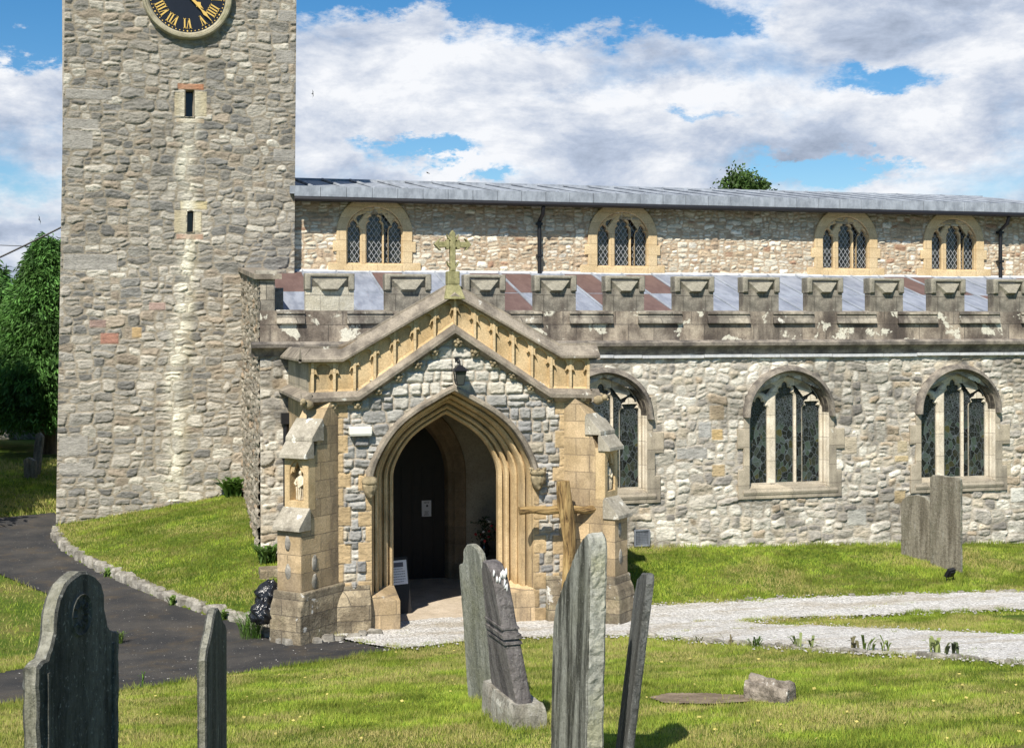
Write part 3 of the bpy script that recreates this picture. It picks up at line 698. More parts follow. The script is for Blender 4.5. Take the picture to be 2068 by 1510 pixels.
# ------------------------------------------------------------------ rubble masonry as real relief
def layout(u0, u1, v0, v1, wr, hr, rng, course=None):
    out = []; stack = [(u0, u1, v0, v1)]
    if course:
        stack = []; v = v0
        while v < v1: h = rng.uniform(*course); stack.append((u0, u1, v, min(v + h, v1))); v += h
    while stack:
        a, b, c, d = stack.pop(); w, h = b - a, d - c
        W_ = rng.uniform(*wr); H_ = rng.uniform(*hr)
        if w > 4.5 * h or (w / W_ > h / H_ and w > W_): 
            t = a + w * rng.uniform(.3, .7); stack += [(a, t, c, d), (t, b, c, d)]
        elif h > H_:
            t = c + h * rng.uniform(.33, .67); stack += [(a, b, c, t), (a, b, t, d)]
        else: out.append((a, b, c, d))
    return out
def rubble(name, u0, u1, v0, v1, st, mapf, pal, mortar, mat, parent, holes=(), keepf=None, over=(), wr=(.16, .55), hr=(.07, .24), relief=.03, course=None,
           warp=.05, mw=.010, seed=1, extra=None, colfn=None, crn=.035, dark=.0, irr=1.0):
    rng = random.Random(seed); nr = np.random.RandomState(seed)
    us = np.arange(u0, u1 + st * .5, st); vs_ = np.arange(v0, v1 + st * .5, st); U, Vv = np.meshgrid(us, vs_)
    rects = layout(u0 - .3, u1 + .3, v0 - .3, v1 + .3, wr, hr, rng, course)
    nrub = len(rects); rects = rects + [o[:4] for o in over]; RA = np.array(rects)
    cols = np.array([o[4] for o in over]).reshape(-1, 3) if over else np.zeros((0, 3))
    P = np.array([p[:3] for p in pal]); wt = np.array([p[3] for p in pal]); wt = wt / wt.sum()
    c0 = P[nr.choice(len(P), nrub, p=wt)] * nr.uniform(.76, 1.2, (nrub, 1))
    cols = np.concatenate([c0, cols]) if len(cols) else c0
    # id map in unwarped space
    rs_ = .01; gu0, gv0 = u0 - .3, v0 - .3; idm = np.zeros((int((v1 - v0 + .6) / rs_) + 2, int((u1 - u0 + .6) / rs_) + 2), int)
    for i, (a, b, c, d) in enumerate(rects):
        idm[max(0, int(round((c - gv0) / rs_))):max(0, int(round((d - gv0) / rs_))), max(0, int(round((a - gu0) / rs_))):max(0, int(round((b - gu0) / rs_)))] = i
    wu = U + warp * 2 * (fbm(U * 2.6, Vv * 2.6, seed + 1, 3) - .5) * 1.6 + .016 * (vn(U * 17, Vv * 17, seed + 2) - .5)
    wv = Vv + warp * 2 * (fbm(U * 2.2, Vv * 3.2, seed + 3, 3) - .5) * 1.6 + .014 * (vn(U * 15, Vv * 19, seed + 4) - .5)
    def lookup(a, b): return idm[np.clip(((b - gv0) / rs_).astype(int), 0, idm.shape[0] - 1), np.clip(((a - gu0) / rs_).astype(int), 0, idm.shape[1] - 1)]
    I2 = lookup(U, Vv); s2 = I2 >= nrub                       # dressed stones keep straight joints
    b1 = np.full(U.shape, 9.); b2 = np.full(U.shape, 9.); I = np.zeros(U.shape, int)
    th = nr.normal(0, .13 * irr, nrub); shk = 1 - (.34 + .22 * nr.rand(nrub)) * irr
    for i in range(nrub):
        a, b, c, d_ = rects[i]; i0 = max(0, int((a - .16 - u0) / st)); i1 = min(U.shape[1], int((b + .16 - u0) / st) + 2); j0 = max(0, int((c - .16 - v0) / st)); j1 = min(U.shape[0], int((d_ + .16 - v0) / st) + 2)
        if i1 <= i0 or j1 <= j0: continue
        sl_ = (slice(j0, j1), slice(i0, i1)); x = wu[sl_] - (a + b) / 2; y = wv[sl_] - (c + d_) / 2; ct, sn = math.cos(th[i]), math.sin(th[i])
        hx, hy = (b - a) / 2 * shk[i], (d_ - c) / 2 * shk[i]; cr_ = min(hx, hy) * .5
        qa = np.abs(x * ct + y * sn) - hx + cr_; qb = np.abs(y * ct - x * sn) - hy + cr_
        qa = np.where(qa > 0, qa * (1 - .38 * irr), qa)
        sd = np.hypot(np.maximum(qa, 0), np.maximum(qb, 0)) + np.minimum(np.maximum(qa, qb), 0) - cr_
        o1 = b1[sl_]; nb = sd < o1; b2[sl_] = np.where(nb, o1, np.minimum(b2[sl_], sd)); b1[sl_] = np.where(nb, sd, o1); I[sl_] = np.where(nb, i, I[sl_])
    dv = (b2 - b1) / 2
    I = np.where(s2, I2, I); wu = np.where(s2, U, wu); wv = np.where(s2, Vv, wv)
    rc = RA[I]; cu = (rc[..., 0] + rc[..., 1]) / 2; cv = (rc[..., 2] + rc[..., 3]) / 2; hu = (rc[..., 1] - rc[..., 0]) / 2; hv = (rc[..., 3] - rc[..., 2]) / 2
    qa = np.abs(wu - cu) - hu; qb = np.abs(wv - cv) - hv
    d = np.where(s2, -np.maximum(qa, qb), dv)
    mwf = np.where(s2, .004, mw * (.5 + 1.1 * vn(U * 5, Vv * 5, seed + 6)))
    body = sstep((d - mwf) / np.where(s2, .006, .018))
    rnd = nr.rand(len(RA))
    tl = (nr.rand(len(RA), 2) - .5)
    h = relief * body * np.where(s2, .5, (.35 + 1.0 * rnd[I]))
    h = h + np.where(s2, 0, body * (tl[I, 0] * (wu - cu) * .16 + tl[I, 1] * (wv - cv) * .34))
    bed = fbm(U * 6, Vv * 26 + fbm(U * 4, Vv * 4, seed + 9, 2) * 4, seed + 7, 3) - .5
    rdg = 1 - np.abs(fbm(U * 9 + 3 * bed, Vv * 21 + 4 * fbm(U * 5, Vv * 5, seed + 31, 2), seed + 30, 3) - .5) * 4
    h = h + np.where(s2, .004, .028) * 1.05 * bed * body - np.where(s2, 0, .018) * np.clip(rdg - .5, 0, 1) * body + .16 * relief * (vn(U * 40, Vv * 40, seed + 8) - .5)
    C = cols[I] * (1 + .22 * (fbm(U * 12, Vv * 22, seed + 12, 3) - .5)[..., None] * 2)
    mo = np.array(mortar) * (.8 + .4 * fbm(U * 4, Vv * 4, seed + 13, 3))[..., None]
    mk = (1 - sstep((d - mwf * .4) / (mwf * .9 + .003)))[..., None]
    C = C * (1 - mk) + mo * mk
    if colfn: C = colfn(U, Vv, C, cols[I], rnd[I], mk)
    C = np.clip(C, 0.01, .95)
    X, Y, Z = mapf(U, Vv, h)
    q = grid_quads(len(us), len(vs_)); cu_ = U.ravel()[q].mean(1); cv_ = Vv.ravel()[q].mean(1)
    keep = np.ones(len(q), bool)
    for hf in holes: keep &= ~hf(cu_, cv_)
    if keepf: keep &= keepf(cu_, cv_)
    q = q[keep]; used, inv = np.unique(q, return_inverse=True)
    V = np.stack([X.ravel(), Y.ravel(), Z.ravel()], 1)[used]; Cc = C.reshape(-1, 3)[used]; Q = inv.reshape(q.shape)
    if extra is not None:                                 # plain backing boxes joined to the same wall
        for bx in extra:
            x0, x1, y0, y1, z0, z1 = bx; n = len(V)
            V = np.concatenate([V, [(x0, y0, z0), (x1, y0, z0), (x1, y1, z0), (x0, y1, z0), (x0, y0, z1), (x1, y0, z1), (x1, y1, z1), (x0, y1, z1)]])
            Cc = np.concatenate([Cc, np.tile(np.array(pal[0][:3]), (8, 1))])
            Q = np.concatenate([Q, np.array([(0, 3, 2, 1), (4, 5, 6, 7), (0, 1, 5, 4), (1, 2, 6, 5), (2, 3, 7, 6), (3, 0, 4, 7)]) + n])
    return link(name, np_mesh(name, V, Q, Cc), mat, parent)

church = empty('church', (0, 0, 0), 0, 'grey stone village church with clock tower, battlemented aisle and gabled sandstone porch', 'church')
GREY = [(.315, .29, .245, 4), (.255, .24, .21, 3.2), (.38, .35, .295, 3), (.185, .178, .162, 2), (.44, .41, .345, 1.2), (.31, .26, .20, 1.3)]
MORT = (.29, .25, .19)
# --- tower
TB = 4.4
tx0b, _ = W(113, 1040, YT); tx0t, _ = W(131, 0, YT); tx1b, _ = W(593, 700, YT); tx1t, _ = W(598, 0, YT); tzt = 11.5
zb0, zt0 = EYE - (1040 - HY) / F * 24.9, EYE + HY / F * 25.4
def tl(v): return tx0b + (tx0t - tx0b) * (v - zb0) / (zt0 - zb0)
def tr(v): return tx1b + (tx1t - tx1b) * (v - 4) / (zt0 - 4)
def tower_map(U, V, h):
    a = tl(V); b = tr(V); t = (U - 0) / TB
    ed = np.minimum(U, TB - U); h2 = h * sstep(ed / .02 + .6)
    return a + (b - a) * t, YT - h2, V
def streak(U, V, C, S, rnd, mk):
    zc = V; line = tr(4) - 0  # limewash run down the middle
    x = tl(V) + (tr(V) - tl(V)) * U / TB
    c = np.interp(V, [1.0, 3.5, 5.5, 7.2, 9.5], [WX(348, YT), WX(362, YT), WX(372, YT), WX(376, YT), WX(376, YT)])
    g = np.exp(-((x - c + .18 * (fbm(V * .9, U, 5, 3) - .5) * 2) / .17) ** 2) * (V > .9) * (.45 + .9 * fbm(V * 2.2, U * .3, 71, 3)) * sstep((9.6 - V) / 1.5)
    g = np.clip(g * 1.15 - .06, 0, 1)[..., None] * (1 - mk * .55) * (.35 + .65 * (rnd > .35))[..., None]
    C = C * (1 - g) + np.array([.70, .66, .53]) * g
    tint = fbm(U * .7, V * .5, 77, 3)[..., None]; C = C * (.86 + .28 * tint)
    C = C * np.where(V < 5.4, 1.13, 1.0)[..., None] * (1 + .05 * sstep((4.5 - V) / 3))[..., None]
    ye = np.exp(-((x - c - .16) / .10) ** 2) * (V < 6.2) * fbm(V * 3, U, 73, 2) * .6
    return C * (1 - ye[..., None] * .6) + np.array([.30, .24, .10]) * ye[..., None] * .6
def tpos(px, py):
    x, z = W(px, py, YT); return (x - tl(z)) / (tr(z) - tl(z)) * TB, z
def tstone(x0, y0, x1, y1, c):
    a, d = tpos(x0, y0); b, c_ = tpos(x1, y1); return (a, b, c_, d, c)
over = []
for (x, y, w_, h_) in [(131, 178, 95, 26), (129, 238, 70, 24), (127, 262, 60, 40), (127, 512, 110, 34), (118, 880, 60, 40), (118, 935, 70, 20), (540, 580, 54, 22), (560, 20, 38, 26), (556, 100, 40, 30), (552, 300, 44, 28)]:
    over.append(tstone(x, y, x + w_, y + h_, (.33, .31, .275)))
over += [tstone(202, 672, 240, 694, (.36, .19, .14)), tstone(266, 660, 286, 682, (.42, .30, .16)), tstone(180, 645, 214, 662, (.28, .20, .17)), tstone(300, 610, 334, 626, (.36, .26, .22))]
QOCH = (.42, .36, .24)
for (x, y, x2, y2, c) in [(352, 186, 374, 236, QOCH), (392, 184, 417, 236, (.46, .40, .27)), (356, 238, 412, 250, (.40, .31, .21)), (358, 168, 412, 183, (.42, .20, .11)),
                          (352, 424, 377, 470, QOCH), (390, 427, 407, 470, (.55, .48, .33)), (364, 405, 418, 424, (.50, .42, .25)), (356, 472, 410, 484, (.38, .25, .18))]:
    over.append(tstone(x, y, x2, y2, c))
sl = []
for (x0, y0, x1, y1) in [(374, 182, 391, 237), (377, 426, 391, 469)]:
    a, d = tpos(x0, y0); b, c = tpos(x1, y1); sl.append((a, b, c, d))
tower = rubble('tower', 0, TB, -.3, tzt, .0155, tower_map, GREY, MORT, M['rubble'], church, seed=4, wr=(.24, .72), hr=(.11, .34), relief=.020, crn=.06, over=over, colfn=streak,
               holes=[lambda u, v, s=s: (u > s[0]) & (u < s[1]) & (v > s[2]) & (v < s[3]) for s in sl],
               extra=[(tx0b + .12, tx1b - .06, YT + .22, YT + 4.3, -.3, tzt)])
for s in sl:       # splayed reveals of the two slit windows
    x0 = tl(s[2]) + (tr(s[2]) - tl(s[2])) * s[0] / TB; x1 = tl(s[2]) + (tr(s[2]) - tl(s[2])) * s[1] / TB
    mb = MB(); z0, z1 = s[2], s[3]
    mb.add([(x0 - .01, YT - .02, z0 - .01), (x1 + .01, YT - .02, z0 - .01), (x1 + .01, YT - .02, z1 + .01), (x0 - .01, YT - .02, z1 + .01), (x0 + .02, YT + .2, z0 + .02), (x1 - .02, YT + .2, z0 + .02), (x1 - .02, YT + .2, z1), (x0 + .02, YT + .2, z1)],
           [(0, 1, 5, 4), (1, 2, 6, 5), (2, 3, 7, 6), (3, 0, 4, 7)])
    f = mb.build('slit_window', M['jamb_grey'], church)
    MB().box(x0 + .015, x1 - .015, YT + .19, YT + .21, z0, z1).build('glass', M['slit'], f)
for side in (0, 1):     # west and east faces of the tower
    def smap(U, V, h, side=side):
        x = (tl(V) - h + .03) if side == 0 else (tr(V) + h - .03)
        return x, YT + .01 + U, V
    rubble('tower_side', 0, 4.3, -.3, tzt, .045, smap, GREY, MORT, M['rubble'], church, seed=14 + side, relief=.02)

# clock
ck = empty('clock', (*[0, 0], 0)); ck.parent = church
cx_, cz_ = W(378, -9, YT - .05); ck.location = (cx_, YT - .02, cz_); RO = .84
def circ(r, n=72): return [(r * math.cos(2 * math.pi * i / n), r * math.sin(2 * math.pi * i / n)) for i in range(n + 1)]
MB().sweep([(RO, .05), (RO, -.10), (RO - .02, -.13), (RO - .05, -.135), (RO - .06, -.11), (RO - .09, -.11), (RO - .11, -.09), (RO - .13, -.05)], lambda r: circ(r)).build('ring', M['ring'], ck, smooth=True)
MB().plate(circ(RO - .10)[:-1], [], -.055, .04).build('dial', M['dial'], ck)
rn = RO - .155
mb = MB()
for i in range(60):
    a = 2 * math.pi * i / 60; r = rn; s = .011 if i % 5 else .016
    mb.M = Matrix.Translation((r * math.sin(a), 0, r * math.cos(a))) @ Matrix.Rotation(a, 4, 'Y'); mb.plate([(s * math.cos(t * math.pi / 4), s * math.sin(t * math.pi / 4)) for t in range(8)], [], -.062, -.05)
mb.build('minute_dots', M['gold'], ck)
def numeral(txt, a):
    mb = MB(); rr_in, rr_out = rn - .24, rn - .045; T = Matrix.Rotation(a, 4, 'Y') @ Matrix.Translation((0, 0, 0)); mb.M = T
    wd = {'I': .055, 'V': .10, 'X': .10}; tot = sum(wd[c] for c in txt); x = -tot / 2
    def stroke(x0, z0, x1, z1, t): mb.plate([(x0 - t / 2, z0), (x0 + t / 2, z0), (x1 + t / 2, z1), (x1 - t / 2, z1)], [], -.065, -.05)
    for c in txt:
        c0 = x + wd[c] / 2
        # the numerals read from the centre outwards at every hour
        if c == 'I': stroke(c0, rr_in, c0, rr_out, .026); stroke(c0, rr_in, c0, rr_in + .012, .05); stroke(c0, rr_out - .012, c0, rr_out, .05)
        if c == 'V': stroke(c0, rr_in, c0 - .035, rr_out, .030); stroke(c0, rr_in, c0 + .035, rr_out, .012); stroke(c0 - .035, rr_out - .012, c0 - .035, rr_out, .05); stroke(c0 + .035, rr_out - .012, c0 + .035, rr_out, .04)
        if c == 'X': stroke(c0 - .035, rr_out, c0 + .035, rr_in, .028); stroke(c0 + .035, rr_out, c0 - .035, rr_in, .012)
        x += wd[c]
    mb.build('numeral', M['gold'], ck)
for i, t in enumerate(['XII', 'I', 'II', 'III', 'IIII', 'V', 'VI', 'VII', 'VIII', 'IX', 'X', 'XI']): numeral(t, 2 * math.pi * i / 12)
def hand(name, a, L, w0, y):
    mb = MB(); mb.M = Matrix.Rotation(a, 4, 'Y')
    mb.plate([(-w0 * .4, -.16), (w0 * .4, -.16), (w0 * .5, 0), (w0 * .35, L * .55), (w0 * 1.1, L * .68), (w0 * .4, L * .78), (0, L), (-w0 * .4, L * .78), (-w0 * 1.1, L * .68), (-w0 * .35, L * .55), (-w0 * .5, 0)], [], y - .012, y)
    mb.build(name, M['gold'], ck)
hand('hour_hand', R(131), .40, .055, -.085); hand('minute_hand', R(137), .70, .032, -.105)

# ------------------------------------------------------------------ arches and tracery
def arch(a, h, n=14, z0=0.0, off=0.0):
    """pointed arch, half width a, rise h, springing at z0; offset outward"""
    h0 = max(h, 1.06 * a); Rr = (a * a + h0 * h0) / (2 * a); k = h / h0; pts = []
    th = math.acos(max(-1, min(1, (Rr - a) / (Rr + off))))
    for i in range(n + 1):
        t = th * i / n; x = (a - Rr) + (Rr + off) * math.cos(t); z = (Rr + off) * math.sin(t); pts.append((x, z * (k + (1 - k) * (off / (h0 + off) if off > 0 else 0))))
    right = [(x, z0 + z) for x, z in pts]; return right + [(-x, z) for x, z in reversed(right[:-1])]
TX = [0, .10, .25, .40, .55, .70, .82, .90, .95, .985, 1.0]; TZ = [1, .955, .875, .795, .70, .575, .43, .30, .20, .10, 0]
def arch4(a, h, n=18, z0=0.0, off=0.0):
    """four-centred arch: tight haunches, flatter pointed crown"""
    A_, H_ = a + off, h + off * .93; pts = []
    t_ = np.linspace(0, 1, len(TX)); tt = np.linspace(0, 1, n + 1)
    cs = np.array([TX, TZ]).T; out = []
    for t in tt:
        f = t * (len(TX) - 1); i = min(int(f), len(TX) - 2); u = f - i
        p0, p1, p2, p3 = cs[max(i - 1, 0)], cs[i], cs[i + 1], cs[min(i + 2, len(TX) - 1)]
        out.append(.5 * (2 * p1 + (p2 - p0) * u + (2 * p0 - 5 * p1 + 4 * p2 - p3) * u * u + (3 * p1 - 3 * p2 + p3 - p0) * u ** 3))
    right = [(p[0] * A_, z0 + p[1] * H_) for p in out[::-1]]
    return right + [(-x, z) for x, z in reversed(right[:-1])]
def light(cx, a, z0, zs, h, foils=1, cd_=.05, n=18):
    """window light with a cusped pointed head"""
    A_ = arch(a, h, n, zs); out = [(cx + a, z0)]; m = len(A_)
    tcs = [.52] if foils == 1 else [.34, .70]
    for i, (x, z) in enumerate(A_):
        t = i / n if i <= n else (m - 1 - i) / n
        c = max(max(0, 1 - abs(t - q) / .17) ** 1.6 for q in tcs)
        ix, iz = 0 - x, zs + h * .30 - z; L = math.hypot(ix, iz) or 1
        out.append((cx + x + ix / L * cd_ * c, z + iz / L * cd_ * c))
    out.append((cx - a, z0)); return out

# ------------------------------------------------------------------ nave (clerestory)
CLW = [WX(p, YN) for p in (757, 1257.5, 1708, 1925.5)]
zsill = W(757, 531, YN)[1]
_x0 = WX(597, YN) - .1
zeave = W(1100, 412, YN - .3)[1]
PALE = [(.60, .54, .42, 4), (.70, .64, .51, 3), (.50, .43, .32, 2.5), (.44, .34, .24, 1.2), (.56, .44, .30, 1.2), (.38, .24, .16, .35), (.76, .71, .60, 1.5)]
def frame_outline(s=1.0):
    up = arch(.56, .56, 12, .60, .20)
    return [(-.93, -.16), (.93, -.16), (.93, .0), (.76, .0), (.76, .21), (.83, .21), (.83, .42), (.76, .42)] + up + [(-.76, .42), (-.83, .42), (-.83, .21), (-.76, .21), (-.76, .0), (-.93, .0)]
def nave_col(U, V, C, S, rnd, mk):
    eave_shade = sstep((V - (zeave - .42 - .15 * fbm(U * 1.3, V, 3, 2))) / .25)[..., None] * .45   # shade under the eaves put into the stone colour
    return C * (1 - eave_shade * .5)
nave = rubble('nave_wall', 0, XE - _x0, 4.6, zeave + .15, .017, lambda U, V, h: (_x0 + U, YN - h, V), PALE, (.45, .34, .23), M['rubble'], church, seed=21,
       wr=(.14, .50), hr=(.06, .20), relief=.022, warp=.04, colfn=nave_col,
       holes=[lambda u, v, c=c: (np.abs(u + _x0 - c) < .70) & (v > zsill - .1) & (v < zsill + .95) for c in CLW], extra=[(_x0 + .05, XE, YN + .3, YN + 5, 0, zeave + .1)])

def clerestory_window():
    w = empty('clerestory_window'); w.parent = church
    fo = frame_outline(); op = [(-.56, -.03)] + [(.56, -.03)] + arch(.56, .52, 12, .60)
    MB().plate(fo, [op], -.05, .16, .012).build('surround', M['ochre_pale'], w, smooth=True)
    holes = [light(-.415, .130, .0, .60, .25, 1, .05), light(0, .158, .0, .70, .36, 2, .05), light(.415, .130, .0, .60, .25, 1, .05)]
    for s in (-1, 1):
        holes.append([(s * .19, .99), (s * .335, .79), (s * .36, .90), (s * .25, 1.015)])
    MB().plate([(-.565, -.04), (.565, -.04)] + arch(.565, .525, 12, .60), holes, -.005, .13, .026).build('tracery', M['ochre_pale'], w)
    MB().prism([(-.06, -.16), (.05, -.16), (.05, .0), (.03, .0), (-.052, -.06)], -.60, .60).build('sill', M['ochre_pale'], w)
    MB().box(-.60, .60, .10, .12, -.03, 1.12).build('glass', M['diamond'], w)
    return w
w0 = clerestory_window(); w0.location = (CLW[0], YN, zsill)
for c in CLW[1:]: copy_tree(w0, church).location = (c, YN, zsill)

# nave roof: lead sheets with rolls, lead-faced eaves edge, gutter
RX0 = WX(595, YN - .38); ze = W(700, 388, YN - .38)[1]; yr = YN + 3.4; zr = W(1500, 387, yr)[1]
# follow the drip of the photo: both lines recede to the same vanishing point
yl = YN - .38
mb = MB(); mb.add([(RX0, yl, ze + .08), (XE, yl, ze + .08), (XE, yr, zr), (RX0, yr, zr), (RX0, yl, ze - .05), (XE, yl, ze - .05), (XE, yr, zr - .13), (RX0, yr, zr - .13)],
                 [(0, 1, 2, 3), (4, 7, 6, 5), (1, 5, 6, 2), (3, 2, 6, 7), (0, 3, 7, 4), (0, 4, 5, 1)])
mb.add([(RX0, yr, zr), (XE, yr, zr), (XE, yr + 3.5, ze), (RX0, yr + 3.5, ze)], [(0, 1, 2, 3)])
roof = mb.build('nave_roof', M['lead'], church)
mb = MB(); k = (zr - ze - .08) / (yr - yl); x = RX0 + .35
while x < XE:
    mb.tube([(x, yl - .005, ze + .09), (x, yr, zr + .03)], .032, 6); x += .62
mb.build('roll', M['lead'], roof)
mb = MB(); x = RX0
while x < XE:
    mb.box(x + .004, x + .50, yl - .035 - .004 * (int(x * 7) % 3), yl + .02, ze - .10, ze + .10); x += .505
mb.build('eaves_edge', M['lead'], roof)
MB().box(RX0, XE, yr - .12, yr + .12, zr - .05, zr + .035).build('ridge', M['lead'], roof)
mb = MB(); mb.prism([(yl - .02, ze - .10), (yl - .10, ze - .12), (yl - .12, ze - .16), (yl - .08, ze - .19), (yl + .02, ze - .19), (yl + .03, ze - .10)], RX0, XE)
mb.build('gutter', M['iron'], roof)
MB().box(RX0 + .05, XE, yl + .03, YN + .2, ze - .16, ze - .05).build('soffit', M['door'], roof)
MB().box(tx1t - .14, RX0 + .02, YT - .12, YT + .3, ze - .05, ze + .10).build('flashing', M['lead'], roof)

for px, z0 in ((1090, 5.26), (2021, 5.26)):
    x = WX(px, YN - .1); mb = MB(); mb.tube([(x, yl - .04, ze - .2), (x, yl + .02, ze - .34), (x, YN - .10, ze - .48), (x, YN - .10, z0)], .042, 10)
    for z in (ze - .55, ze - 1.2): mb.box(x - .06, x + .06, YN - .15, YN - .02, z, z + .05)
    mb.build('downpipe', M['iron'], church, smooth=True)

# ------------------------------------------------------------------ aisle
AW = [WX(p, YA) for p in (1219, 1592, 1933)]
azs = W(1592, 977, YA)[1]
ZC = 3.72                                           # underside of the cornice
MIX = [(.50, .465, .39, 4), (.39, .36, .31, 3), (.60, .565, .48, 3.4), (.28, .26, .23, 1.3), (.68, .64, .55, 2.8), (.44, .36, .26, 1.3), (.50, .44, .34, 1.6)]
over = []
def aq(x0, y0, x1, y1, c):
    a, d = W(x0, y0, YA); b, c_ = W(x1, y1, YA); over.append((a - XA, b - XA, c_, d, c))
for t in [(1436, 866, 1460, 888, (.52, .38, .19)), (1432, 818, 1462, 848, (.46, .37, .25)), (1436, 938, 1464, 962, (.48, .37, .22)), (1812, 890, 1832, 912, (.50, .42, .28)), (1806, 920, 1834, 932, (.54, .43, .25)),
          (1806, 990, 1828, 1016, (.52, .41, .24)), (1700, 882, 1730, 916, (.50, .43, .32)), (2020, 930, 2042, 960, (.50, .43, .31)), (1410, 852, 1436, 884, (.40, .39, .36)), (2040, 985, 2068, 1014, (.62, .60, .53)),
          (1298, 880, 1330, 922, (.38, .37, .34)), (1306, 800, 1326, 870, (.42, .38, .3)), (1366, 905, 1428, 926, (.40, .385, .35)), (1710, 1028, 1750, 1060, (.62, .60, .53))]: aq(*t)
def aisle_col(U, V, C, S, rnd, mk):
    d = fbm(U * 1.1, V * 1.6, 91, 4); sh = sstep((d - .50) / .14)[..., None] * .38
    C = C * (1 - sh)
    low = sstep((1.3 - V) / .8)[..., None]; C = C * (1 + .10 * low)
    top = sstep((V - 3.3) / .3)[..., None]; return C * (1 + .10 * top)
hole_a = lambda c: (lambda u, v: (np.abs(u + XA - c) < .83) & (v > azs - .12) & (v < azs + 1.55 + .35 * (1 - np.abs(u + XA - c) / .83)))
rubble('aisle_wall', 0, XE - XA, -.3, ZC, .0165, lambda U, V, h: (XA + U - h * 0 + (U < .02) * .0, YA - h * sstep(U / .02 + .6), V), MIX, (.46, .41, .33), M['rubble'], church, seed=33, wr=(.2, .66), hr=(.11, .33),
       relief=.024, crn=.05, over=over, colfn=aisle_col, holes=[hole_a(c) for c in AW] + [lambda u, v: (u + XA > XC - 1.4) & (u + XA < XC + 1.4) & (v < 3.0)],
       extra=[(XC + 1.5, XE, YA + .45, YA + .6, -.3, ZC), (XA + .12, XC - 1.5, YA + .45, YA + .6, -.3, ZC), (XC - 1.5, XC + 1.5, YA + .45, YA + .6, 2.95, ZC)])
ZW0, ZW1 = 4.95, 5.30
rubble('aisle_west_wall', 0, YT - YA, -.3, 5.6, .03, lambda U, V, h: (XA - h, YA + U, V), [(.34, .30, .235, 3), (.42, .375, .30, 3), (.28, .25, .20, 2), (.38, .29, .20, .8)], (.28, .22, .16), M['rubble'], church, seed=41, relief=.04,
       keepf=lambda u, v: v < ZW0 + (ZW1 - ZW0) * u / (YT - YA), extra=[(XA + .06, XA + .4, YA + .4, YT, -.3, 4.8)])
MB().add([(XA - .09, YA - .05, ZW0 - .03), (XA + .34, YA - .05, ZW0 - .03), (XA + .34, YT, ZW1 - .03), (XA - .09, YT, ZW1 - .03), (XA - .09, YA - .05, ZW0 + .05), (XA + .34, YA - .05, ZW0 + .05), (XA + .34, YT, ZW1 + .05), (XA - .09, YT, ZW1 + .05)],
         [(0, 3, 2, 1), (4, 5, 6, 7), (0, 1, 5, 4), (1, 2, 6, 5), (2, 3, 7, 6), (3, 0, 4, 7)]).build('west_coping', M['cap_stone'], church)

# cornice and flashing strip
mb = MB(); mb.prism([(YA + .1, ZC - .02), (YA - .04, ZC - .02), (YA - .05, ZC + .04), (YA - .10, ZC + .09), (YA - .17, ZC + .12), (YA - .18, ZC + .17), (YA - .09, ZC + .215), (YA + .1, ZC + .215)], XA - .14, XE)
mb.build('cornice', M['hood'], church, smooth=True)
rr = random.Random(9); mb = MB(); x = XR + .1
while x < XE:
    l = rr.uniform(.5, 1.2); z = ZC - .085 + rr.uniform(-.008, .008); mb.box(x, x + l - .01, YA - .075, YA, z, z + .05); x += l
mb.build('lead_strip', M['lead_white'], church)
Z0, Z1, Z2 = ZC + .215, 4.30, 4.44                    # band top, crenel sill, merlon foot
MB().box(XA + .0, XE, YA + .005, YA + .30, Z0 - .02, 4.425).build('parapet_band', M['parapet'], church)
mer = [(613, 717), (773, 872), (932, 1022), (1073, 1165), (1215, 1303), (1354, 1443), (1490, 1575), (1619, 1703), (1744, 1826), (1867, 1950), (1992, 2074)]
mX = [(WX(a + (a - 335) / 22 * .18, YA), WX(b, YA)) for a, b in mer]; mX.append((mX[-1][1] + .48, mX[-1][1] + 1.28))
ZT = W(1080, 553, YA)[1]
# crenel sills with a weathered slope
pr = XA + .26
M['white_lime'] = stone_mat('pale_limestone_blocks', (.50, .46, .36), (.66, .62, .52), 3, brick=(.3, .25, .25), jcol=(.3, .27, .22), lichen=.1, dark=.15, bump=.02)
for i, (a, b) in enumerate(mX):
    mb = MB(); x0, x1 = pr - .13, a + .13
    if i == 0: x0, x1 = pr, a
    mb.prism([(YA + .36, Z2), (YA + .06, Z2), (YA - .03, Z2 - .03), (YA - .035, Z2 - .06), (YA - .005, Z2 - .075), (YA - .055, Z2 - .20), (YA - .055, Z2 - .22), (YA + .36, Z2 - .25)], x0, x1)
    mb.build('crenel_sill', M['merlon'], church)
    pr = b
def merlon(w, mat):
    m = MB().box(-w / 2, w / 2, 0, .17, 0, ZT - Z2 - .22).build('merlon', mat, church)
    h = ZT - Z2; zt = h; zb = h - .27
    mb = MB(); mb.plate([(-w / 2 - .01, zb), (-w / 2 + .09, zb), (-w / 2 + .09, zt - .06), (w / 2 - .09, zt - .06), (w / 2 - .09, zb), (w / 2 + .01, zb), (w / 2 + .01, zt), (-w / 2 - .01, zt)], [], -.045, .20, .018)
    a, b = w / 2 - .095, w / 2 - .26                   # sloping inner face dying into a narrow drip
    mb.add([(-a, .0, zt - .07), (a, .0, zt - .07), (b, -.09, zb + .015), (-b, -.09, zb + .015), (-b, .02, zb - .02), (b, .02, zb - .02), (-a, .02, zb + .0), (a, .02, zb + .0)],
           [(0, 1, 2, 3), (3, 2, 5, 4), (0, 3, 4, 6), (1, 7, 5, 2)])
    mb.build('cap', M['cap_green'], m, smooth=True, bevel=.006)
    return m
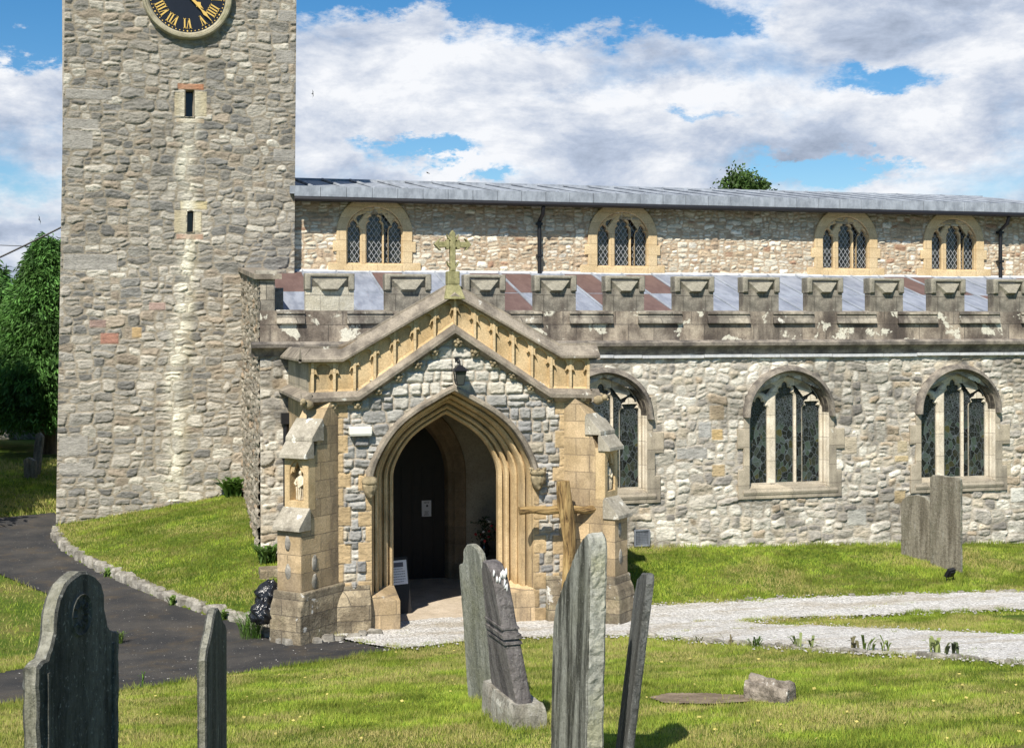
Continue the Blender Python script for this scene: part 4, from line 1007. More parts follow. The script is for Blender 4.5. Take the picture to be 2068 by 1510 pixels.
for i, (a, b) in enumerate(mX):
    m = merlon(b - a - .03, M['white_lime'] if i == 0 else M['merlon']); m.location = ((a + b) / 2, YA + .012 - .004 * (i % 2), Z2 - .02)
MB().box(XA - .02, XA + .24, YA + .02, YA + .36, Z2 - .2, ZT - .05).build('corner_block', M['merlon'], church, bevel=.03)
MB().prism([(YA - .05, ZT - .08), (YA + .4, ZT - .08), (YA + .35, ZT + .02), (YA + .05, ZT + .02)], XA - .06, XA + .27).build('corner_cap', M['cap_green'], church)

# aisle roof of lead and brown-stained sheets between rolls
ya0, za0 = YA + .42, 4.02; ya1, za1 = YN, W(1100, 551, YN)[1]
def rz(y): return za0 + (za1 - za0) * (y - ya0) / (ya1 - ya0)
mb = MB(); mb.add([(XA + .3, ya0, za0), (XE, ya0, za0), (XE, ya1, za1), (XA + .3, ya1, za1), (XA + .3, ya0, za0 - .1), (XE, ya0, za0 - .1), (XE, ya1, za1 - .1), (XA + .3, ya1, za1 - .1)], [(0, 1, 2, 3), (4, 7, 6, 5), (0, 4, 5, 1), (1, 5, 6, 2), (3, 2, 6, 7), (0, 3, 7, 4)])
ar = mb.build('aisle_roof', M['lead_pale'], church)
rr = random.Random(2); x = XA + .5; mbr = MB()
i = 0
while x < XE:
    mbr.tube([(x, ya0, za0 + .01), (x, ya1, za1 + .01)], .022, 6)
    for y0, y1 in ((ya0, ya0 + 1.6), (ya0 + 1.6, ya0 + 2.9), (ya0 + 2.9, ya1 - .12)):
        if rr.random() < (.28 if i < 5 else .36) and y0 > ya0 + .5: MB().add([(x + .03, y0, rz(y0) + .006), (x + .63, y0, rz(y0) + .006), (x + .63, y1, rz(y1) + .006), (x + .03, y1, rz(y1) + .006)], [(0, 1, 2, 3)]).build('stained_sheet', M['lead_red'], ar)
        MB().box(x + .03, x + .64, y1 - .02, y1 + .02, rz(y1) - .02, rz(y1) + .012).build('lap_joint', M['lead'], ar)
    x += .66; i += 1
mbr.build('roll', M['lead'], ar)
MB().prism([(YN - .10, za1 - .03), (YN - .03, za1 + .03), (YN + .02, za1 + .03), (YN + .02, za1 - .08)], XA + .3, XE).build('flashing', M['lead_white'], ar)

# aisle windows
def aisle_window():
    w = empty('aisle_window'); w.parent = church
    op = lambda r: [(.70 + r, -.0 - r)] + arch(.70, .66, 14, 1.24, r) + [(-.70 - r, -.0 - r)]
    jl = [(-.97, -.24), (-.97, .28), (-.87, .28), (-.87, .64), (-.98, .64), (-.98, .98), (-.86, .98), (-.86, 1.26)]
    jr = [(.86, 1.26), (.86, .96), (1.06, .96), (1.06, .60), (.90, .60), (.90, .22), (1.0, .22), (1.0, -.24)]
    outer = jl + list(reversed(arch(.70, .66, 14, 1.26, .14))) + jr
    MB().plate(outer, [op(.055)], -.045, .10, .008).build('jamb', M['jamb_grey'], w, smooth=True)
    rp = [(.06, -.04), (.05, -.03), (.035, .06), (.02, .07), (.02, .14), (.0, .24), (-.005, .36)]
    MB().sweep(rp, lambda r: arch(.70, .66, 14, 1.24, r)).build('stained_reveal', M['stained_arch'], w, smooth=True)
    for q in (-1, 1): MB().sweep(rp, lambda r: [(q * (.70 + r), -.0 - r), (q * (.70 + r), 1.24)]).build('reveal', M['aisle_frame'], w, smooth=True)
    holes = [light(-.505, .168, .0, 1.27, .25, 2, .05), light(0, .172, .0, 1.48, .31, 2, .05), light(.505, .168, .0, 1.27, .25, 2, .05)]
    for s in (-1, 1): holes.append([(s * .235, 1.70), (s * .35, 1.56), (s * .46, 1.61), (s * .33, 1.735)])
    MB().plate([(-.705, -.02), (.705, -.02)] + arch(.705, .66, 14, 1.24), holes, .12, .24, .032).build('tracery', M['aisle_frame'], w)
    MB().prism([(.35, .02), (.18, .015), (-.05, -.08), (-.07, -.12), (-.055, -.17), (.1, -.18), (.35, -.18)], -.88, .92).build('sill', M['jamb_grey'], w, bevel=.01)
    MB().sweep([(.06, .0), (.06, -.10), (.085, -.15), (.13, -.135), (.17, -.06), (.17, .02)], lambda r: [(.70 + r + (.02 if r > .08 else 0), 1.18), *arch(.70, .66, 14, 1.24, r), (-.70 - r, 1.18)], closed=True).build('hood_mould', M['hood'], w, smooth=True)
    MB().box(-.72, .72, .19, .21, -.02, 1.92).build('glass', M['stained'], w)
    return w
a0 = aisle_window(); a0.location = (AW[0], YA, azs)
for c in AW[1:]: copy_tree(a0, church).location = (c, YA, azs)
mb = MB(); a, d = W(1281, 1070, YA - .05); b, c = W(1312, 1102, YA - .05)
mb.plate([(a, c), (b, c), (b, d), (a, d)], [[(a + .02, c + .02), (b - .02, c + .02), (b - .02, d - .02), (a + .02, d - .02)]], YA - .06, YA)
for i in range(11):
    t = i / 10; mb.box(a + (b - a) * t - .003, a + (b - a) * t + .003, YA - .05, YA - .044, c, d); mb.box(a, b, YA - .044, YA - .038, c + (d - c) * t - .003, c + (d - c) * t + .003)
mb.box(a, b, YA - .03, YA, c, d)
mb.build('vent_grille', M['lead_dark'], church)

# ------------------------------------------------------------------ porch
def zw(py, Y=YP, px=915): return W(px, py, Y)[1]
BLUE = [(.34, .33, .305, 4), (.41, .395, .355, 3), (.28, .275, .265, 2), (.50, .47, .41, 2), (.44, .39, .30, 1.3)]
PA, PH, PS = .76, .86, 2.06                          # porch arch: half width, rise, springing height
def parch(r, n=20): return [(XC + PA + r, -.05)] + [(XC + x, z) for x, z in arch4(PA, PH, n, PS, r)] + [(XC - PA - r, -.05)]
gx = [XL, WX(712, YP), XC, WX(1112, YP), XR]
gz = [zw(800), zw(797), zw(668), zw(797), zw(800)]     # string course line
def zstring(x): return np.interp(x, gx, gz)
over = []
def po(x0, z0, x1, z1, c=None):
    k = random.Random(int(x0 * 1000 + z0 * 777)).uniform(.86, 1.12); c = c or (.50, .37, .21)
    over.append((x0 - XL, x1 - XL, z0, z1, tuple(q * k for q in c)))
rr = random.Random(3); z = .0; i = 0
while z < 3.05:
    h = rr.uniform(.20, .30); off = .03 if i % 2 else .13
    hw = PA + .30
    if z > PS: hw = 0
    if z < PS + .05:
        po(XC - PA - .43 - off, z, XC - hw, z + h); po(XC + hw, z, XC + PA + .43 + off, z + h)
    z += h; i += 1
z = .0; i = 0
while z < 3.2:
    h = rr.uniform(.20, .28); off = .0 if i % 2 else .10
    if z > 2.3: off = .0 if i % 2 else .06
    po(XL - .1, z, XL + .44 + off, z + h); po(XR - .44 - off, z, XR + .1, z + h); z += h; i += 1
def porch_col(U, V, C, S, rnd, mk):
    och = (C[..., 0] > C[..., 2] * 1.7)[..., None]
    wh = sstep((V - 3.05 + .5 * (fbm(U * 1.5, V * 2, 8, 3) - .5)) / .35)[..., None] * (1 - mk) * (~och)
    C = C * (1 - wh * .85) + np.array([.62, .585, .50]) * wh * .85 * (.8 + .3 * rnd[..., None])
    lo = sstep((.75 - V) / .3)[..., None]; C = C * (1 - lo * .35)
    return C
_ah = [(XC + PA + .38, -1)] + [(XC + x, z) for x, z in arch4(PA, PH, 20, PS, .38)] + [(XC - PA - .38, -1)]
def arch_hole(u, v): return inpoly(u + XL, v, _ah)
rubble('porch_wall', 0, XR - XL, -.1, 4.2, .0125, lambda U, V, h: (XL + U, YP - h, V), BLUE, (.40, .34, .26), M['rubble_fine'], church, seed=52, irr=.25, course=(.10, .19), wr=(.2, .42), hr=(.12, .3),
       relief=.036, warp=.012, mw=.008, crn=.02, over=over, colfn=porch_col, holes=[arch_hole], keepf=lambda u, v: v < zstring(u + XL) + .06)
# wall core
MB().plate([(XL + .02, -.1), (XC - PA - .36, -.1), (XC - PA - .36, PS)] + [(XC + x, z) for x, z in reversed(arch4(PA, PH, 16, PS, .36))][1:-1] + [(XC + PA + .36, PS), (XC + PA + .36, -.1), (XR - .02, -.1), (XR - .02, 3.7), (XC, 4.55), (XL + .02, 3.7)], [], YP + .012, YP + .52).build('porch_core', M['inner_stone'], church)
prof = [(-.005, .62), (-.005, .50), (.02, .47), (.045, .465), (.05, .52), (.07, .53), (.085, .44), (.11, .42), (.135, .43), (.14, .50), (.165, .51), (.18, .38), (.20, .33), (.225, .33), (.24, .35), (.245, .29), (.25, .20), (.275, .165), (.30, .16), (.305, .20), (.325, .21), (.335, .09), (.36, .03), (.375, -.012), (.40, -.012), (.40, .05)]
mb = MB(); mb.sweep(prof, parch); mb.build('archway', M['ochre'], church, smooth=True, loc=(0, YP, 0))
for s in (-1, 1):                                     # chamfer stops at the foot of the mouldings
    mb = MB()
    xs_ = sorted((XC + s * (PA - .01), XC + s * (PA + .39)))
    mb.box(xs_[0], xs_[1], YP - .02, YP + .6, -.1, .42)
    mb.add([(xs_[0], YP - .02, .42), (xs_[1], YP - .02, .42), (xs_[1], YP + .6, .42), (xs_[0], YP + .6, .42), (xs_[0], YP + .6, .56), (xs_[1], YP + .6, .56), (XC + s * (PA + .38), YP - .0, .50)], [(0, 1, 6), (1, 2, 5, 6), (3, 0, 4), (4, 5, 2, 3), (0, 6, 5, 4)])
    mb.build('arch_stop', M['ochre_ashlar'], church)
mb = MB(); hp = lambda r: [(XC + x, z) for x, z in arch4(PA, PH, 20, PS, r)]
mb.sweep([(.36, .0), (.355, -.05), (.375, -.095), (.42, -.10), (.455, -.05), (.465, .0)], hp, closed=True); mb.build('hood_mould', M['cap_stone'], church, smooth=True, loc=(0, YP, 0))

def head(name, crown):
    """a carved stone head: brow, nose, chin, hair to the jaw"""
    bm = bmesh.new(); bmesh.ops.create_uvsphere(bm, u_segments=28, v_segments=22, radius=1)
    vs = []
    for v in bm.verts:
        x, y, z = v.co; f = max(0, -y)
        wv = .78 + .12 * z - .22 * max(0, -z - .3)
        X, Yv, Zv = x * wv, y * .85, z * 1.12
        Yv -= .30 * math.exp(-((x / .16) ** 2) - ((z + .02) / .22) ** 2) * (f > .3)        # nose
        Yv -= .12 * math.exp(-((x / .5) ** 2) - ((z - .30) / .10) ** 2) * (f > .2)         # brow
        for s in (-1, 1): Yv += .16 * math.exp(-(((x - s * .28) / .14) ** 2) - ((z - .13) / .10) ** 2) * (f > .2)
        Yv += .10 * math.exp(-((x / .24) ** 2) - ((z + .42) / .05) ** 2) * (f > .2); Yv -= .08 * math.exp(-((x / .22) ** 2) - ((z + .33) / .05) ** 2)
        Yv -= .16 * math.exp(-((x / .22) ** 2) - ((z + .78) / .16) ** 2)                    # chin
        hair = (z > .42 - .6 * abs(x) ** 1.5) and (z > -.5) and (f < .75 or z > .42)
        if hair: k = 1.16 + .05 * math.sin(14 * x + 3 * z) ; X *= k; Yv *= k; Zv *= 1.05
        vs.append((X * .11, Yv * .11 - .06, Zv * .125))
    fs = [tuple(q.index for q in f.verts) for f in bm.faces]; bm.free()
    mb = MB().add(vs, fs)
    if crown:
        mb.lathe([(.095, .085), (.11, .09), (.115, .15), (.09, .155)], 0, -.06, 14)
        for i in range(7):
            t = 2 * math.pi * i / 7; mb.box(.10 * math.cos(t) - .02, .10 * math.cos(t) + .02, -.06 + .10 * math.sin(t) - .01, -.06 + .10 * math.sin(t) + .01, .145, .185)
    else: mb.lathe([(.10, .06), (.112, .09), (.10, .14), (.06, .165), (.02, .17)], 0, -.055, 14)
    return mb.build(name, M['carved'], church, smooth='all')
h = head('carved_head', False); h.location = (XC - PA - .42, YP - .03, PS - .10); h.rotation_euler = (0, 0, R(8)); h['label'] = 'carved head with a flat cap at the left end of the porch arch hood'
h = head('carved_head', True); h.location = (XC + PA + .42, YP - .03, PS - .06); h['label'] = 'crowned carved head at the right end of the porch arch hood'

# string course, coping and traceried parapet of the gable
def gable(zs, dxk=0):
    return lambda r: [(x, z + r) for x, z in zs]
st_l = [(XL - .13, zw(811)), (WX(722, YP), zw(808)), (XC, zw(676)), (WX(1106, YP), zw(808)), (XR + .13, zw(811))]
mb = MB(); mb.sweep([(-.03, YP + .02), (-.035, YP - .02), (-.03, YP - .06), (.02, YP - .11), (.025, YP - .15), (.075, YP - .155), (.15, YP - .06), (.15, YP + .02)], gable(st_l), closed=True)
for s, x0 in ((-1, XL), (1, XR)):
    a, b = sorted((x0, x0 + s * .15)); z0 = st_l[0][1]
    mb.add([(x0, YP - .15, z0 - .03), (x0, YA, z0 - .03), (x0 + s * .15, YA, z0 + .03), (x0 + s * .15, YP - .15, z0 + .03), (x0 + s * .15, YA, z0 + .07), (x0 + s * .15, YP - .15, z0 + .07), (x0, YA, z0 + .15), (x0, YP - .15, z0 + .15)],
           [(0, 1, 2, 3), (3, 2, 4, 5), (5, 4, 6, 7), (0, 3, 5, 7), (1, 6, 4, 2)])
mb.build('string_course', M['cap_stone'], church, smooth=True)
cp_l = [(XL - .13, zw(728)), (WX(690, YP), zw(728)), (XC, zw(598)), (WX(1130, YP), zw(724)), (XR + .13, zw(724))]
mb = MB(); mb.sweep([(-.02, YP + .02), (-.01, YP - .09), (.0, YP - .135), (.03, YP - .14), (.165, YP - .0), (.175, YP + .03), (.205, YP + .03), (.205, YP + .09), (.175, YP + .095), (.03, YP + .28), (-.02, YP + .28)], gable(cp_l), closed=True)
for s, x0 in ((-1, XL), (1, XR)):
    z0 = cp_l[0][1]
    mb.add([(x0 + s * .13, YP - .14, z0), (x0 + s * .13, YA, z0), (x0 + s * .13, YA, z0 + .03), (x0 + s * .13, YP - .14, z0 + .03), (x0, YA, z0 + .18), (x0, YP - .0, z0 + .18), (x0 - s * .12, YA, z0 + .03), (x0 - s * .12, YP - .0, z0 + .03), (x0 - s * .12, YA, z0 - .02), (x0 - s * .12, YP, z0 - .02)],
           [(0, 1, 2, 3), (3, 2, 4, 5), (5, 4, 6, 7), (1, 0, 9, 8), (0, 3, 5, 7, 9)])
coping = mb.build('gable_coping', M['cap_stone'], church, smooth=True)
# parapet back and its side returns
zb_ = lambda x: float(np.interp(x, [p[0] for p in st_l], [p[1] + .15 for p in st_l])); zt_ = lambda x: float(np.interp(x, [p[0] for p in cp_l], [p[1] - .01 for p in cp_l]))
cr_ = [XL, st_l[1][0], cp_l[1][0], XC, cp_l[3][0], st_l[3][0], XR]
xs_ = sorted(set(cr_)); poly = [(x, zb_(x) - .05) for x in xs_] + [(x, zt_(x) + .02) for x in reversed(xs_)]
MB().plate(poly, [], YP + .005, YP + .25).build('gable_parapet', M['ochre'], church)
for x0, x1 in ((XL, XL + .22), (XR - .22, XR)): MB().box(x0, x1, YP + .26, YA, st_l[0][1] - .02, cp_l[0][1] + .01).build('side_parapet', M['jamb_grey'], church)
pxs = [631, 675, 716, 757, 797, 838, 878, 919, 959, 998, 1036, 1074, 1113, 1152, 1188]
X_ = [WX(p, YP - .05) for p in pxs]; mid = X_.index(X_[7])
for i in range(len(X_) - 1):                         # one tracery panel each
    a, b = X_[i], X_[i + 1]; w_ = b - a; mb = MB(); n = 20
    def lo(t): return zt_(a + w_ * t)
    top = [(a + w_ * t, lo(t) + .0) for t in (0, .5, 1)]
    # straight shear within the panel
    za, zb2 = lo(0.02), lo(.98)
    def sh(t, d): return (a + w_ * t, za + (zb2 - za) * t - d)
    hf = [(.022, .24), (.05, .19), (.10, .162), (.17, .162), (.25, .192), (.215, .145), (.175, .11), (.185, .075), (.255, .045), (.37, .028)]
    cur = [sh(*q) for q in hf] + [sh(.5, .022)] + [sh(1 - q[0], q[1]) for q in hf[::-1]]
    pl = [sh(0, 0), sh(0, .31)] + cur + [sh(1, .31), sh(1, 0)]
    pl = [(p[0], min(p[1], zt_(p[0]) + .0)) for p in pl]
    # little eyelet at each side
    mb.plate(pl, [], YP - .048, YP + .01, .004)
    mb.build('tracery_panel', M['ochre'], church)
for x in X_:
    MB().prism([(YP + .01, zb_(x) - .02), (YP - .055, zb_(x) - .02), (YP - .06, zt_(x) - .0), (YP + .01, zt_(x) + .0)], x - .017, x + .017).build('mullion', M['ochre_pale'], church, bevel=.005)
mb = MB()      # narrow sloping foot to every panel
mb.sweep([(.13, YP + .01), (.145, YP - .035), (.185, YP + .01)], gable([(XL, st_l[0][1])] + st_l[1:-1] + [(XR, st_l[0][1])])); mb.build('panel_foot', M['ochre'], church)
# rosettes under the string course
ros = [(925, 685), (877, 703), (843, 729), (804, 755), (764, 782), (722, 810), (671, 812), (959, 705), (998, 726), (1036, 750), (1072, 774), (1112, 798), (1155, 799)]
for x, y in ros:
    X, Z = W(x, y, YP - .07); Z -= .065; mb = MB(); mb.M = Matrix.Translation((0, -.035, 0)); mb.blob((X, YP - .055, Z + .02), (.03, .035, .03), 2)
    for k in range(5):
        t = 2 * math.pi * k / 5 + .3; mb.blob((X + .043 * math.cos(t), YP - .04, Z + .02 + .043 * math.sin(t)), (.03, .03, .03), 1)
    mb.build('rosette', M['carved'], church, smooth='all')
for X, s in ((XL - .05, -1), (XR + .10, 1)):          # corner beasts
    Z = st_l[0][1]; mb = MB()
    mb.blob((X, YP - .15, Z + .0), (.075, .09, .065), 2, .12, 3); mb.blob((X + s * .07, YP - .22, Z + .04), (.045, .06, .045), 2, .1, 4)
    mb.blob((X + s * .05, YP - .10, Z + .07), (.05, .03, .03), 1, .1, 5); mb.blob((X + s * .10, YP - .25, Z + .01), (.02, .03, .02), 1)
    mb.build('gargoyle', M['carved'], church, smooth='all')
# cross on the apex
mb = MB(); xc = WX(913, YP + .05); z0 = zw(590); Yc = YP + .0
mb.add([(xc - .15, Yc - .15, z0 - .10), (xc + .15, Yc - .15, z0 - .10), (xc + .15, Yc + .2, z0 - .10), (xc - .15, Yc + .2, z0 - .10), (xc - .085, Yc - .08, z0 + .10), (xc + .085, Yc - .08, z0 + .10), (xc + .085, Yc + .09, z0 + .10), (xc - .085, Yc + .09, z0 + .10)],
       [(0, 3, 2, 1), (4, 5, 6, 7), (0, 1, 5, 4), (1, 2, 6, 5), (2, 3, 7, 6), (3, 0, 4, 7)])
mb.box(xc - .085, xc + .085, Yc - .08, Yc + .09, z0 + .10, zw(548))
base = mb.build('cross_base', M['green_cross'], church, bevel=.012)
zb0_, zt0_ = zw(548), zw(466); zm = zw(494)
mb = MB(); t = .038; yy0, yy1 = Yc - .04, Yc + .05
mb.plate([(xc - t, zb0_), (xc + t, zb0_), (xc + t, zt0_ - .04), (xc, zt0_ + .01), (xc - t, zt0_ - .04)], [], yy0, yy1, .01)
mb.box(xc - .21, xc + .21, yy0 + .004, yy1 - .004, zm - t, zm + t)
for s in (-1, 1):
    mb.plate([(xc + s * .20, zm - .035), (xc + s * .16, zm - .085), (xc + s * .19, zm - .075), (xc + s * .26, zm), (xc + s * .19, zm + .075), (xc + s * .16, zm + .085), (xc + s * .20, zm + .035)], [], yy0 - .004, yy1 + .004)
    for zz in (zt0_ - .10, zm - .28): mb.plate([(xc + s * .03, zz - .02), (xc + s * .085, zz + .055), (xc + s * .07, zz - .005), (xc + s * .03, zz - .05)], [], yy0, yy1)
    mb.box(xc + s * .075 - .02, xc + s * .075 + .02, yy0 - .01, yy1 + .01, zm - .065, zm + .065)
mb.build('stone_cross', M['green_cross'], church, bevel=.006)

# porch sides, roof, interior
for s in (-1, 1):
    xo = XL if s < 0 else XR; xi = xo - s * .5; a, b = sorted((xo, xi)); MB().box(a, b, YP + .53, YA + .02, -.1, st_l[0][1] - .035).build('porch_side_wall', M['ochre_ashlar'], church)
    a, b = sorted((xo - s * .22, xi)); MB().box(a, b, YP + .53, YA + .02, st_l[0][1] - .036, 3.62).build('wall_head', M['inner_stone'], church)
mb = MB(); mb.box(XL + .505, XL + .525, YP + .53, YA, .0, 3.5); mb.box(XR - .525, XR - .505, YP + .53, YA, .0, 3.5)
wl = [(XL + .5, .95), (XL + .5, 3.4), (XC, 4.2), (XR - .5, 3.4), (XR - .5, .95)]
XD = XC; DA, DH, DS = .62, .95, 1.75
dar = lambda r: [(XD + DA + r, 0)] + [(XD + x, z) for x, z in arch(DA, DH, 16, DS, r)] + [(XD - DA - r, 0)]
mb.plate([(XL + .5, .0), (XD - DA - .3, 0)] + list(reversed(dar(.3)))[1:-1] + [(XD + DA + .3, 0), (XR - .5, 0), (XR - .5, 3.4), (XC, 4.2), (XL + .5, 3.4)], [], YA - .03, YA + .1)
mb.build('porch_lining', M['plaster'], church)
MB().box(XL + .53, XL + .9, YP + .7, YA - .04, 0, .48).build('porch_bench', M['inner_stone'], church)
mb = MB(); mb.box(XR - .9, XR - .53, YP + .7, YA - .04, 0, .48); mb.box(XR - .545, XR - .527, YP + .6, YA - .04, .478, .9)
mb.build('porch_bench', M['inner_stone'], church)
mb = MB(); mb.add([(XL + .2, YP + .2, 3.40), (XC, YP + .2, 4.22), (XR - .2, YP + .2, 3.40), (XL + .2, YA + .2, 3.40), (XC, YA + .2, 4.22), (XR - .2, YA + .2, 3.40), (XL + .2, YP + .2, 3.3), (XC, YP + .2, 4.1), (XR - .2, YP + .2, 3.3), (XL + .2, YA + .2, 3.3), (XC, YA + .2, 4.1), (XR - .2, YA + .2, 3.3)],
                 [(0, 1, 4, 3), (1, 2, 5, 4), (6, 9, 10, 7), (7, 10, 11, 8)]); mb.build('porch_roof', M['lead'], church)
mb = MB(); mb.sweep([(.30, -.05), (.28, -.06), (.24, -.05), (.20, .0), (.13, .03), (.10, .09), (.04, .12), (0, .22), (0, .3)], lambda r: dar(r)); o = mb.build('inner_arch', M['inner_stone'], church, smooth=True); o.location = (0, YA, 0)
d = MB().plate(dar(.02), [], YA + .24, YA + .32)
for i in range(1, 7): d.box(XD - DA + i * 2 * DA / 7 - .012, XD - DA + i * 2 * DA / 7 + .012, YA + .225, YA + .24, .05, 1.9)
d = d.build('door', M['door'], church)
MB().tube([(XD - .42, YA + .20, 1.28), (XD - .42, YA + .17, 1.22), (XD - .42, YA + .20, 1.16)], .014, 6).build('handle', M['white'], d)
mb = MB(); mb.box(XL + .5, XR - .5, YP + .45, YA + .3, -.1, .035); mb.add([(XC - PA - .02, YP - .02, -.1), (XC + PA + .25, YP + .12, -.1), (XC + PA + .1, YP + .5, -.1), (XC - PA, YP + .5, -.1), (XC - PA - .02, YP - .02, .035), (XC + PA + .25, YP + .12, .035), (XC + PA + .1, YP + .5, .035), (XC - PA, YP + .5, .035)], [(4, 5, 6, 7), (0, 1, 5, 4), (1, 2, 6, 5), (3, 0, 4, 7)])
mb.build('porch_floor', M['paving'], church)

# diagonal buttresses
def buttress(x, s):
    b = empty('buttress', (x, YP, 0), -s * R(45)); b.parent = church; fy = .14; hw = .20
    prof1 = [(.5, -.1), (-.61, -.1), (-.61, 1.52), (-.46, 1.74), (-.46, 1.76), (-.32, 1.76), (-.32, 2.44), (-.18, 2.90), (.05, 3.2), (.5, 3.2)]
    MB().prism(prof1, -hw, hw).build('shaft', M['ochre_ashlar'], b, bevel=.008)
    nl = [(-hw, 1.745), (hw, 1.745), (hw, 2.455), (-hw, 2.455)]
    nh = [(x_, z) for x_, z in [(-.115, 1.86), (.115, 1.86)] + arch(.115, .15, 8, 2.24)]
    MB().plate(nl, [nh], -.46, -.31, .006).build('niche', M['ochre'], b)
    mb = MB(); mb.plate(nh, [], -.325, -.31); mb.build('niche_back', M['carved'], b)
    # cusped canopy in the niche head
    mb = MB()
    for q in (-1, 1): mb.plate([(q * .115, 2.38), (q * .115, 2.20), (q * .075, 2.25), (q * .06, 2.225), (q * .045, 2.29), (q * .0, 2.37), (q * .0, 2.40)], [], -.435, -.40)
    mb.build('niche_canopy', M['ochre'], b)
    for z0, z1, d0, d1, nm in ((1.49, 1.78, -.68, -.455, 0), (2.42, 2.66, -.55, -.385, 0), (2.64, 2.93, -.41, -.18, 1)):
        MB().prism([(d0, z0), (d0 + .005, z0 + .05), (d1, z1), (d1 + .02, z1 - .05), (d1 + .02, z0 - .0)], -hw - .025, hw + .025).build('weathering', M['slab_grey'], b, bevel=.006)
    MB().prism([(.45, -.12), (-.70, -.12), (-.70, .40), (-.68, .52), (-.635, .60), (-.625, .70), (.45, .70)], -hw - .06, hw + .06).build('plinth', M['plinth'], b, bevel=.02)
    # rough flints set into the ashlar
    rr = random.Random(4 + int(s))
    for zz in (1.32, .95): MB().blob((rr.uniform(-.06, .0), -.605, zz), (.05, .02, .11), 2, .15, int(zz * 10)).build('rough_inset', M['kerbstone'], b, smooth='all')
    for zz in (1.05, .80): MB().blob((s * -hw * -1 if False else (hw if s > 0 else -hw), -.34, zz), (.02, .05, .11), 2, .15, int(zz * 10)).build('rough_inset', M['kerbstone'], b, smooth='all')
    # carved figure
    mb = MB(); z0 = 1.865
    mb.lathe([(.045, z0), (.05, z0 + .02), (.042, z0 + .12), (.05, z0 + .2), (.058, z0 + .27), (.045, z0 + .305), (.018, z0 + .315), (.016, z0 + .33)], .02, -.385, 12)
    mb.blob((.015, -.3855, z0 + .355), (.026, .028, .033), 2)
    mb.tube([(-.03, -.395, z0 + .285), (-.05, -.425, z0 + .22), (-.01, -.445, z0 + .20)], [.018, .016, .012], 8); mb.tube([(.07, -.395, z0 + .285), (.08, -.425, z0 + .21), (.03, -.445, z0 + .17)], [.018, .016, .012], 8)
    for q in (-.02, .015, .045): mb.tube([(q, -.43, z0 + .01), (q + .01, -.437, z0 + .12), (q - .01, -.425, z0 + .22)], .008, 5)
    mb.build('carved_figure', M['statue'], b, smooth=True)
    return b
buttress(XL + .10, 1); buttress(XR - .10, -1)
# plinth walls between the buttresses and the archway
for x0, x1 in ((XL + .25, XC - PA - .40), (XC + PA + .55, XR - .25)):
    MB().prism([(YP + .1, -.12), (YP - .14, -.12), (YP - .14, .40), (YP - .10, .52), (YP - .04, .60), (YP - .03, .66), (YP + .1, .66)], x0, x1).build('wall_plinth', M['plinth'], church, bevel=.02)
for y in (1,):
    MB().prism([(YP + .3, -.12), (YA, -.12), (YA, .66), (YP + .3, .66)], XL - .12, XL + .05).build('wall_plinth', M['plinth'], church)
    MB().prism([(YP + .3, -.12), (YA, -.12), (YA, .66), (YP + .3, .66)], XR - .05, XR + .12).build('wall_plinth', M['plinth'], church)
# downpipe in the corner of aisle and porch
x, zt1 = W(577, 840, YA - .12); mb = MB(); mb.tube([(x, YA - .12, zt1), (x, YA - .12, .3)], .045, 10); mb.box(x - .075, x + .075, YA - .2, YA - .04, zt1 - .12, zt1 + .05)
for z in (2.1, 1.2): mb.box(x - .065, x + .065, YA - .17, YA - .02, z, z + .06)
mb.build('downpipe', M['iron'], church, smooth=True)

